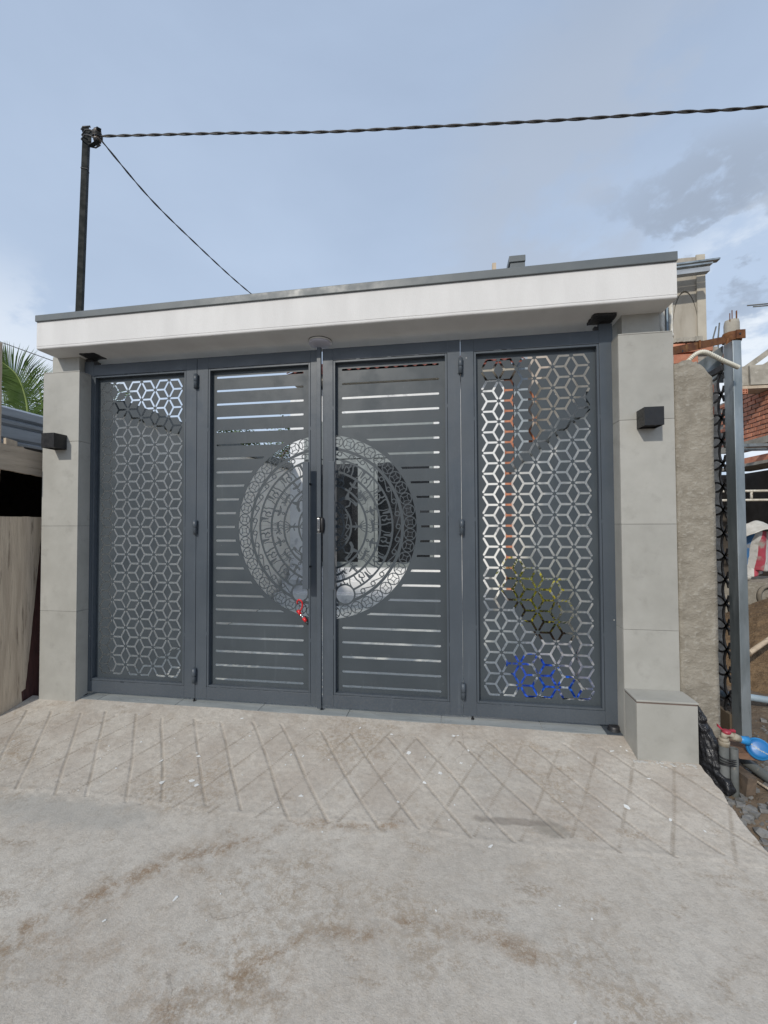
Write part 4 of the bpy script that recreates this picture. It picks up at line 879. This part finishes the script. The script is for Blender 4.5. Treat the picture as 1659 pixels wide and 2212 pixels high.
# concrete post with rebar, rusty brace and clamp
t = thing('concrete_post', (1.95, .48, 0), 'thin octagonal concrete post with rebar ends sticking out of its top', 'post')
q = MB(); cx, cy = 1.95, .49; q.lathe((cx, cy, 0), [(.045, -.15), (.045, 2.60), (.040, 2.625), (.0005, 2.63)], 8); q.build('shaft', M['conc'], t)
for x, y, z in ((1.922, .46, 2.665), (1.942, .47, 2.69), (1.958, .455, 2.675), (1.977, .48, 2.69)):
    q = MB(); q.tube([(x, y, 2.58), (x+.001, y, z)], .003, 6); q.build('rebar', M['rust'], t)
t = thing('rusty_brace', (1.6, .2, 2.35), 'rusty steel strap brace clamped from the pillar to the concrete post', 'brace')
q = MB(); q.hexa([(1.29, .02, 2.232), (1.87, .42, 2.445), (1.87, .425, 2.445), (1.29, .025, 2.232), (1.29, .02, 2.280), (1.87, .42, 2.493), (1.87, .425, 2.493), (1.29, .025, 2.280)]); q.box(1.60, 1.61, .225, .236, 2.35, 2.40); q.build('strap', M['rust'], t)
q = MB(); q.lathe((1.95, .49, 2.475), [(.050, 0), (.056, 0), (.056, .06), (.050, .06)], 8); q.box(1.94, 1.995, .425, .433, 2.475, 2.535); q.build('clamp', M['rust'], t, bevel=.001)
q = MB(); q.tube([(1.96, .42, 2.505), (1.96, .434, 2.505)], .006, 8); q.tube([(1.45, .13, 2.30), (1.45, .14, 2.30)], .009, 8); q.build('bolt', M['black'], t)
q = MB(); q.bar((1.905, .44, 2.47), (1.815, .36, 2.28), .012, .045); q.bar((1.925, .45, 2.46), (1.845, .37, 2.26), .012, .03); tag(q.build('diagonal_strut', M['rust']), 'rust brown diagonal strut below the clamp on the concrete post', 'strut')
q = MB(); q.hexa([(1.56, .50, 2.215), (1.93, .55, 2.215), (1.93, .555, 2.215), (1.56, .505, 2.215), (1.56, .50, 2.225), (1.93, .55, 2.48), (1.93, .555, 2.48), (1.56, .505, 2.225)]); tag(q.build('steel_gusset', M['galv']), 'grey triangular sheet behind the cream corrugated hose', 'sheet')
# corrugated conduit
def conduit():
    path = [Vector(p) for p in [(1.36, .0, 2.13), (1.40, -.03, 2.18), (1.43, -.05, 2.21), (1.47, -.055, 2.218), (1.533, -.03, 2.202), (1.607, 0, 2.177), (1.66, .025, 2.165), (1.712, .05, 2.152)]]; pts = []
    for i in range(len(path)-1):
        p0, p1, p2, p3 = path[max(i-1, 0)], path[i], path[i+1], path[min(i+2, len(path)-1)]
        for j in range(22): f = j/22; pts.append(.5*((2*p1)+(-p0+p2)*f+(2*p0-5*p1+4*p2-p3)*f*f+(-p0+3*p1-3*p2+p3)*f**3))
    n = len(pts); q = MB(); q.tube(pts, .012, 12, rf=lambda u: .0122+.0016*sin(u*(n-1)*1.55)); return q.build('corrugated_hose', M['conduit'])
tag(conduit(), 'cream corrugated hose stub bent over the broken concrete column', 'hose')
# tall stained wall with arch relief
t = thing('arched_wall', (1.9, 1.2, 0), 'tall stained plaster wall with an arch relief behind the canopy end', 'wall')
def archw():
    # front plate split by an arch groove
    cxa, zc, rxa, rza = 1.978, 2.84, .098, .33
    def el(r, n=60): return [(cxa+rxa*r*cos(2*pi*k/n), zc+rza*r*sin(2*pi*k/n)) for k in range(n)]
    ops = [(False, el(1.0)), (True, el(.955))]
    return sheet((1.45, 2.125, .3, 3.45), ops, 1.10, .02, 'plaster', M['wallgrey'], t)
archw()
q = MB(); q.box(1.45, 2.13, 1.1205, 4.4, -.1, 3.46); q.build('masonry', M['wallgrey'], t)
q = MB(); q.box(2.065, 2.13, 1.085, 1.0995, .3, 3.46); q.build('corner_strip', mat('pale_plaster', (.50, .46, .38), (.44, .40, .33), rough=.9), t)
for x0, x1, y, z0, z1, dz, m_, lab in ((1.20, 2.165, .95, 3.330, 3.343, .045, 'galv', 'long thin top strip'), (1.20, 2.10, .93, 3.290, 3.302, .04, 'galv', 'middle bent sheet'), (1.20, 2.06, .9, 3.215, 3.252, .04, 'steelblue', 'lowest steel channel')):
    q = MB(); q.hexa([(x0, y, z0-dz), (x1, y, z0), (x1, y+.05, z0), (x0, y+.05, z0-dz), (x0, y, z1-dz), (x1, y, z1), (x1, y+.05, z1), (x0, y+.05, z1-dz)]); tag(q.build('purlin', M[m_]), lab+' sticking out past the right end of the canopy', 'purlin', 'steel pieces at the canopy end')
labs = ['leftmost dirty white pipe behind the right pillar top', 'second dirty white pipe from the left behind the right pillar top', 'pale blue pipe behind the right pillar top', 'rightmost dirty white pipe behind the right pillar top']
for i, (x, y, m_, r) in enumerate(((1.322, .10, 'pvcwhite', .0105), (1.353, .15, 'pvcwhite', .009), (1.378, .15, 'pvcblue', .005), (1.374, .10, 'pvcwhite', .0105))):
    q = MB(); q.tube([(x, y, 1.9), (x, y, 2.28), (x+.002, y, 2.60)], r, 12); q.tube([(x, y, 2.38), (x, y, 2.40)], r+.003, 12); tag(q.build('pipe', M[m_]), labs[i], 'pipe', 'pipes behind the right pillar')
q = MB(); q.box(1.22, 1.47, .30, .34, 2.0, 2.66); tag(q.build('dark_board', M['black']), 'dark board behind the thin pipes at the pillar top', 'board')
# low brick wall with plaster ledge in front of it
t = thing('brick_parapet', (1.75, .9, 0), 'broken brick wall top with a cement ledge behind the concrete column', 'wall')
q = MB(); q.box(1.50, 2.12, .93, 1.07, -.1, 2.62); q.build('masonry', M['mortar'], t)
q = MB()
for k in range(24):
    x = 1.45+.022*k; s_ = random.uniform(.016, .03); q.box(x, x+.03, .88, 1.075, 2.655, 2.69+random.uniform(-.006, .006), .003)
tag(q.build('cement_ledge', M['conc'], t), kind='stuff')
def brickmesh(l, d, h):
    bm = bmesh.new(); bmesh.ops.create_cube(bm, size=1)
    for v in bm.verts: v.co = Vector((v.co.x*l, v.co.y*d, v.co.z*h))
    bmesh.ops.bevel(bm, geom=bm.edges[:], offset=.003, segments=1, affect='EDGES'); me = bpy.data.meshes.new('brick'); bm.to_mesh(me); bm.free(); me.materials.append(M['brick']); return me
bme = brickmesh(.185, .05, .072); rr = random.Random(9)
for r_ in range(7):
    for k in range(4):
        x = 1.58+.195*k+(.09 if r_ % 2 else 0)
        if x > 2.02: continue
        piece('brick', bme, t, (x, .918+rr.uniform(-.004, .004), 2.61-.085*r_), (0, rr.uniform(-.02, .02), 0))
for x0, z0, x1, z1, lab in ((2.417, 2.5, 2.443, 3.02, 'shorter leaning rebar rod above the rusty brace'), (2.458, 2.5, 2.471, 3.052, 'taller rebar rod above the rusty brace')):
    q = MB(); q.tube([(x0-.03, 1.5, 1.5), (x0, 1.5, z0+.42), (x1, 1.5, z1)], .006, 6); tag(q.build('rebar_rod', M['pvcgrey']), lab, 'rod', 'rebar rods above the brace')
# brick house behind the right courtyard wall (glimpsed through the right leaf)
t = thing('neighbour_house', (2.2, 4.7, 0), 'patchy brick and plaster house beyond the right courtyard wall', 'house')
q = MB(); q.box(1.18, 1.44, 4.5, 4.75, -.1, 4.3); q.box(1.4405, 3.3, 4.505, 4.75, -.1, 4.3); q.box(3.301, 4.2, 4.507, 4.75, -.1, 3.75); q.build('wall', M['pink'], t)
for z in (2.4, 3.0): q = MB(); q.box(1.5, 2.3, 4.44, 4.50, z, z+.35); q.build('window', M['black'], t)
# unfinished brick building far right
t = thing('brick_building', (5.9, 5.6, 0), 'unfinished brick building with concrete lintel at the right edge', 'building')
XB = 5.6
q = MB(); q.box(XB+.010, XB+.25, 5.40, 6.9, 2.72, 3.66); q.build('masonry', M['mortar'], t)
bl = brickmesh(.04, .182, .066); rr = random.Random(2)
for r_ in range(11):
    for k in range(7):
        y = 6.75-.205*k-(.10 if r_ % 2 else 0)
        piece('brick', bl, t, (XB+.004+rr.uniform(-.004, .004), y, 3.585-.0835*r_+rr.uniform(-.003, .003)), (rr.uniform(-.02, .02), 0, 0))
q = MB(); q.box(5.10, 5.23, 5.43, 5.6, 3.60, 3.95, .012); q.box(5.2305, 6.8, 5.38, 5.58, 3.60, 3.945, .012); q.build('concrete_beam', M['conc'], t)
if 0: q.hexa([(XB-.05, 4.2, 3.72), (XB+.3, 4.2, 3.72), (XB+.3, 6.55, 3.86), (XB-.05, 6.55, 3.86), (XB-.05, 4.2, 4.05), (XB+.3, 4.2, 4.05), (XB+.3, 6.55, 4.2), (XB-.05, 6.55, 4.2)])
q = MB(); q.box(5.08, 6.8, 5.40, 5.8, 3.54, 3.595, .008); q.build('formwork_board', M['wood'], t)
q = MB(); q.box(XB-.12, XB+.3, 4.2, 6.7, 2.60, 2.715, .01); q.build('lintel', M['conc'], t)
q = MB(); q.box(XB-.05, XB+.3, 4.2, 6.6, 2.30, 2.42); q.build('brick_edge', M['brick'], t); q = MB(); q.box(XB-.15, XB+.5, 4.2, 6.8, 2.24, 2.295); q.build('slab_edge', M['conc'], t)
q = MB(); q.box(XB+.6, XB+.7, 3.5, 7.5, -.2, 2.23); q.box(4.6, 6.4, 7.3, 7.4, -.2, 2.23); q.build('back_wall', mat('opening_shade_plaster', (.06, .05, .04), (.10, .085, .07), sc=2, rough=.9), t)  # dark plaster colour stands in for shade inside the opening
q = MB(); q.box(4.9, 6.4, 3.5, 7.4, 2.225, 2.2395); 
for y0, z, lab in ((5.5, 2.47, 'upper'), (5.35, 2.52, 'lower')):
    q = MB(); q.box(5.05, 6.1, y0, y0+.05, z, z+.05); tag(q.build('steel_channel', M['galv']), lab+' galvanised channel lying under the brick wall', 'channel', 'galvanised channels')
t = thing('pipe_railing', (5.5, 5.5, 1.6), 'white pipe railing in the dark opening below the bricks', 'railing')
for z in (1.76, 1.60): q = MB(); q.tube([(4.6, 5.5, z), (6.6, 5.5, z)], .022, 10); q.build('rail', M['pvcwhite'], t)
for x in (5.27, 5.75): q = MB(); q.tube([(x, 5.5, 1.60), (x, 5.5, 1.76)], .02, 8); q.build('stay', M['pvcwhite'], t)
for a_, b_, lab in (((5.05, 5.5, 3.80), (6.4, 5.5, 4.80), 'nearer grey rafter against the sky'), ((5.75, 6.0, 4.05), (6.9, 6.0, 4.75), 'farther grey rafter against the sky')):
    q = MB(); q.bar(a_, b_, .06, .085); tag(q.build('rafter', M['conc']), lab, 'rafter', 'rafters on the far building')
# tarps
def sackf(u, v):
    x = 3.62+.6*u; a_ = u*2-1; return (x, 3.15+.25*v-.1*(1-a_*a_), 1.245-.16*abs(a_+.05)**1.4*1.0-(1-v)*(.10-.02*abs(a_))+.012*wander(x, v, 1, 14))
t = thing('covered_frame', (3.85, 3.3, 0), 'site frame under a dirty white sheet and a striped tarp', 'tarp pile')
cloth('white_sheet', M['tarpw'], sackf, 24, 14, None, None, t)
cloth('striped_tarp', M['stripe'], lambda u, v: (3.70+.5*u+.06*v, 3.2+.05*sin(u*9+v*3)+.12*(1-v), .62+.50*v-.04*u+.02*wander(u, v, 2, 5)), 30, 30, None, None, t)
cloth('striped_tarp', M['stripe'], lambda u, v: (3.70+.32*u, 3.35+.04*sin(u*8), .48+.26*v+.08*u*(1-v)), 16, 12, None, None, t)
for x in (3.75, 4.2):
    q = MB(); q.tube([(x, 3.34, -.12), (x, 3.34, 1.10)], .015, 6); q.build('leg', M['wood'], t)
q = MB(); q.hexa([(3.66+.02*random.random()+a_*.10, 3.2+b_*.1, .50+c_*.05) for c_ in (0, 1) for a_, b_ in ((0, 0), (1, 0), (1, 1), (0, 1))]); tag(q.build('crumpled_bag', M['tarpw'], bevel=.02), 'small crumpled white bag under the striped tarp', 'bag')
q = MB(); q.box(3.4, 4.6, 3.1, 3.7, -.1, .49, .02); tag(q.build('timber_stack', M['rough']), 'dark stack of scrap timber under the tarp', 'stack')
# wheel of a handcart
t = thing('cart_wheel', (3.55, 2.6, .39), 'muddy grey handcart wheel by the sand heap', 'wheel')
q = MB(); ax = (Vector((.95, .3, 0)).normalized(), Vector((0, 0, 1)), Vector((.3, -.95, 0)).normalized()); q.lathe((3.54, 2.6, .39), [(.098, -.02), (.125, -.022), (.135, 0), (.125, .022), (.098, .02), (.095, 0), (.098, -.02)], 32, axis=ax); q.build('tyre', M['rubber'], t)
q = MB(); q.lathe((3.54, 2.6, .39), [(.097, -.012), (.085, -.010), (.06, 0), (.02, .008), (.0005, .008)], 24, axis=ax); q.lathe((3.54, 2.6, .39), [(.025, -.01), (.025, .03), (.0005, .03)], 12, axis=ax); q.build('rim', M['rough'], t)
# sand heap
def heap(x, y):
    d = sqrt(((x-3.55)/1.55)**2+((y-1.75)/1.2)**2)
    return max(-.16, -.13+.86*max(0, 1-d)**.9+.02*wander(x, y, 0, 6)+.012*wander(x, y, 2, 18)+.008*wander(x, y, 7, 40))
o = terrain('sand_heap', 1.95, 5.2, .5, 3.0, 200, 160, heap, M['sand']); tag(o, 'heap of brown building sand behind the galvanised post', 'sand heap', kind='stuff')
q = MB(); q.tube([(2.3, .95, .22), (2.75, 1.15, .42), (3.4, 1.35, .74)], .018, 8); tag(q.build('tool_handle', M['wood']), 'wooden tool handle lying on the sand heap', 'handle')
for pts, lab in ((((3.2, 2.3, .27), (3.27, 2.3, .24), (3.3, 2.25, .33), (3.33, 2.3, .40)), 'yellow strap by the cart wheel'),):
    q = MB(); q.tube(pts, .010, 6); tag(q.build('strap', mat('yellow_strap', (.65, .42, .04), rough=.6)), lab, 'strap')
# pipes at the ground
q = MB(); q.tube([(1.95, .72, -.02), (2.133, .678, -.02), (2.45, .60, -.03), (2.9, .5, -.05)], .024, 12); tag(q.build('pipe', M['pvcblue']), 'pale blue pipe lying on the earth behind the galvanised post', 'pipe')
q = MB(); q.tube([(1.44, .0, .03), (1.50, -.07, -.01), (1.56, -.17, -.04), (1.62, -.33, -.075), (1.72, -.6, -.13)], .024, 14); tag(q.build('pipe', M['pvcgrey']), 'grey pipe running down past the blue water meter', 'pipe')
t = thing('water_meter', (1.45, -.3, 0), 'blue plastic water meter on a brass valve with a red tap handle', 'water meter')
q = MB(); q.tube([(1.385, -.30, .098), (1.385, -.30, .115), (1.385, -.30, .122)], .024, 16); q.tube([(1.385, -.30, .118), (1.385, -.30, .138)], .0205, 16); q.tube([(1.385, -.30, .136), (1.386, -.30, .152), (1.405, -.298, .158), (1.44, -.295, .143), (1.462, -.292, .133)], .0145, 14); q.tube([(1.425, -.296, .148), (1.462, -.292, .131)], .0175, 14); q.build('valve_body', mat('brass_dirty', (.36, .32, .25), (.27, .23, .17), sc=40, rough=.7), t)
q = MB(); q.lathe((1.397, -.30, .168), [(.017, -.008), (.021, 0), (.017, .008), (.0005, .010)], 16)
for s_ in (-1, 1): q.hexa([(1.397+s_*.016, -.306, .170), (1.397+s_*.040, -.306, .178-s_*.012), (1.397+s_*.040, -.290, .178-s_*.012), (1.397+s_*.016, -.290, .170), (1.397+s_*.016, -.306, .178), (1.397+s_*.040, -.306, .192-s_*.012), (1.397+s_*.040, -.290, .192-s_*.012), (1.397+s_*.016, -.290, .178)])
q.build('tap_handle', M['valvered'], t, bevel=.002)
q = MB(); q.tube([(1.458, -.293, .133), (1.475, -.292, .128), (1.50, -.29, .124)], .0175, 16, rf=lambda u: .0165+.006*u*u); 
mc = Vector((1.545, -.292, .088)); nrm = Vector((-.25, -.80, .45)).normalized(); ux = nrm.cross(Vector((0, 0, 1))).normalized()*-1; uz = ux.cross(nrm)*-1
if uz.z < 0: uz = -uz
q.lathe(mc, [(.0005, -.035), (.035, -.033), (.048, -.018), (.052, 0), (.050, .012), (.044, .017)], 32, axis=(ux, uz, nrm)); q.build('meter_body', M['meterblue'], t)
q = MB(); q.lathe(mc, [(.0438, .0165), (.043, .019), (.03, .022), (.0005, .023)], 32, axis=(ux, uz, nrm)); lid = q.build('lid', M['meterdk'], t)
q = MB(); rr = random.Random(5)   # worn illegible lettering moulded across the lid
for i in range(7):
    u = -.030+.0088*i; v = .012-.0052*i
    for k in range(3):
        p = mc+ux*(u+rr.uniform(-.003, .003))+uz*(v+rr.uniform(-.003, .003))+nrm*(.0215); a_ = rr.uniform(-.9, .9); dx_ = (ux*cos(a_)+uz*sin(a_))*rr.uniform(.0025, .0045); dz_ = (uz*cos(a_)-ux*sin(a_))*.0011
        q.hexa([p-dx_-dz_, p+dx_-dz_, p+dx_+dz_, p-dx_+dz_, p-dx_-dz_+nrm*.0022, p+dx_-dz_+nrm*.0022, p+dx_+dz_+nrm*.0022, p-dx_+dz_+nrm*.0022])
q.build('worn_lettering', M['print'], lid)
for x, y, z1, r, lab in ((1.384, -.30, .098, .0215, 'grey riser pipe carrying the brass valve'), (1.421, -.315, .094, .0175, 'open ended grey riser pipe beside the valve')):
    q = MB(); q.tube([(x, y, -.16), (x, y, z1)], r, 16, caps=False); q.tube([(x, y, z1), (x, y, z1-.03)], r*.8, 16, caps=False); q.lathe((x, y, z1), [(r*.8, 0), (r, 0)], 16); q.lathe((x, y, z1-.028), [(.0005, 0), (r*.8, 0)], 16)
    tag(q.build('riser_pipe', M['pvcgrey']), lab, 'pipe', 'riser pipes at the water meter')
q = MB()
for k in range(4): z = .045-.012*k+.002*sin(k*3); q.tube([(1.402+.042*cos(a_)*1.0, -.307+.026*sin(a_), z+.004*sin(a_+k)) for a_ in [2*pi*j/24 for j in range(25)]], .003, 6, False)
tag(q.build('binding_wire', M['black']), 'black wire wound round the two riser pipes', 'wire')
q = MB(); q.box(1.44, 1.50, -.36, -.22, -.12, -.03, .012); tag(q.build('brick_piece', mat('dirty_brick', (.16, .115, .08), (.10, .075, .055), sc=20, rough=.95, bump=1, bsc=50)), 'muddy broken brick propping the riser pipes', 'brick')
q = MB(); q.box(1.43, 1.56, -.29, -.12, .03, .062, .012); tag(q.build('brick_slab', mat('clay_brick', (.20, .11, .07), (.14, .085, .055), sc=15, rough=.95, bump=.6)), 'flat reddish clay slab under the water meter', 'slab')
# black plastic sheet stuffed between plinth and column
def bagf(u, v):
    z = .25-.37*v; wd = .03+.135*v**.8; x = 1.30+wd*u; y = -.15-.10*sin(pi*u)*(.4+v)-.06*v+.035*wander(x, z, 1, 14)+.022*wander(x, z, 5, 34)
    return (x+.01*wander(z, u, 3, 16), y, z+.015*wander(x, y, 3, 15))
cloth('plastic_sheet', M['bag'], bagf, 46, 60, 'crumpled black plastic sheet stuffed between plinth and concrete column', 'plastic sheet')
# rubble
def rock(rr, s_):
    bm = bmesh.new(); bmesh.ops.create_icosphere(bm, subdivisions=1, radius=1)
    for v in bm.verts: v.co *= rr.uniform(.65, 1.1)
    for v in bm.verts: v.co.z *= .6
    me = bpy.data.meshes.new('stone'); bm.to_mesh(me); bm.free(); me.materials.append(M['stone']); return me
rr = random.Random(8); rocks = [rock(rr, 1) for _ in range(7)]
big = [(1.435, -.30+.0, .018, 'pale stone on the earth right of the riser pipes'), (1.47, -.33, .026, 'flat square stone below the grey pipe'), (1.385, -.47, .030, 'topmost grey stone of the rubble by the driveway edge'), (1.375, -.555, .040, 'largest grey stone of the rubble by the driveway edge'), (1.335, -.50, .028, 'long grey stone touching the driveway edge'), (1.44, -.53, .026, 'small grey stone right of the largest one'), (1.45, -.60, .034, 'grey stone at the lower right edge of the rubble'), (1.36, -.64, .03, 'grey stone at the bottom of the rubble'), (1.43, -.44, .02, 'small dark stone above the rubble'), (1.40, -.41, .022, 'dull stone between the pipes and the rubble')]
for i, (x, y, s_, lab) in enumerate(big):
    o = bpy.data.objects.new('stone', rocks[i % 7]); COL.objects.link(o); o.location = (x, y, soil_h(x, y)+s_*.25); o.scale = (s_, s_*.85, s_*.9); o.rotation_euler = (rr.uniform(-.3, .3), rr.uniform(-.3, .3), rr.uniform(0, 6)); tag(o, lab, 'stone', 'stones beside the driveway')
q = MB(); rr = random.Random(21)
for k in range(1300):
    x = 1.29+abs(rr.gauss(0, .35)); y = rr.uniform(-1.2, .9); s_ = rr.choice([.003, .004, .006, .008, .012, .016]); z = soil_h(x, y)+s_*.3
    a_ = rr.uniform(0, 3); q.hexa([(x+s_*(cos(a_)*p-sin(a_)*r_)*rr.uniform(.6, 1.1), y+s_*(sin(a_)*p+cos(a_)*r_)*rr.uniform(.6, 1.1), z+c_*s_*rr.uniform(.5, .9)) for c_ in (-.5, 1) for p, r_ in ((-1, -1), (1, -1), (1, 1), (-1, 1))])
tag(q.build('gravel', M['stone']), 'loose gravel and rubble scattered on the bare earth', 'gravel', kind='stuff')
q = MB(); q.tube([(1.52, -.24, -.075), (1.60, -.40, -.10), (1.66, -.55, -.13)], .007, 6); tag(q.build('stick', M['wood']), 'thin stick on the earth beside the grey pipe', 'stick')

q = MB(); q.tube([(-8.4, 2.0, 4.62), (-7.1, 2.0, 4.13), (-5.842, 2, 3.654), (-5.124, 2, 3.383), (-4.2, 2.0, 3.06), (-3.6, 2.0, 2.2)], .006, 6); tag(q.build('thin_cable', M['wire']), 'thin grey cable hanging in front of the coconut palm', 'cable')
# hollow brick showing its end on top of the brick wall
t = thing('hollow_brick', (5.14, 5.4, 3.45), 'hollow clay brick showing its four round holes under the concrete beam', 'brick')
sheet((5.10, 5.185, 3.452, 3.536), [(False, circ(5.1425+a_*.02, 3.494+b_*.02, .0125, 14)) for a_ in (-1, 1) for b_ in (-1, 1)], 5.39, .03, 'end_face', M['brick'], t)
q = MB(); q.box(5.10, 5.185, 5.4205, 5.58, 3.452, 3.536); q.build('body', M['brick'], t)
for i, (x0, y0, z0, x1, z1) in enumerate(((5.60, 6, 5.285, 6.3, 5.30), (5.70, 6, 5.255, 6.3, 5.262))):
    q = MB(); q.tube([(x0, y0, z0), (x1, y0, z1)], .012, 6); tag(q.build('antenna_rod', M['pvcgrey']), ('upper' if i == 0 else 'lower')+' thin rod sticking in from the right edge against the sky', 'rod')
q = MB(); q.tube([(6.28, 6, 3.9), (6.28, 6, 5.5)], .02, 8); tag(q.build('antenna_mast', M['pvcgrey']), 'mast carrying the thin rods just beyond the right edge', 'mast')
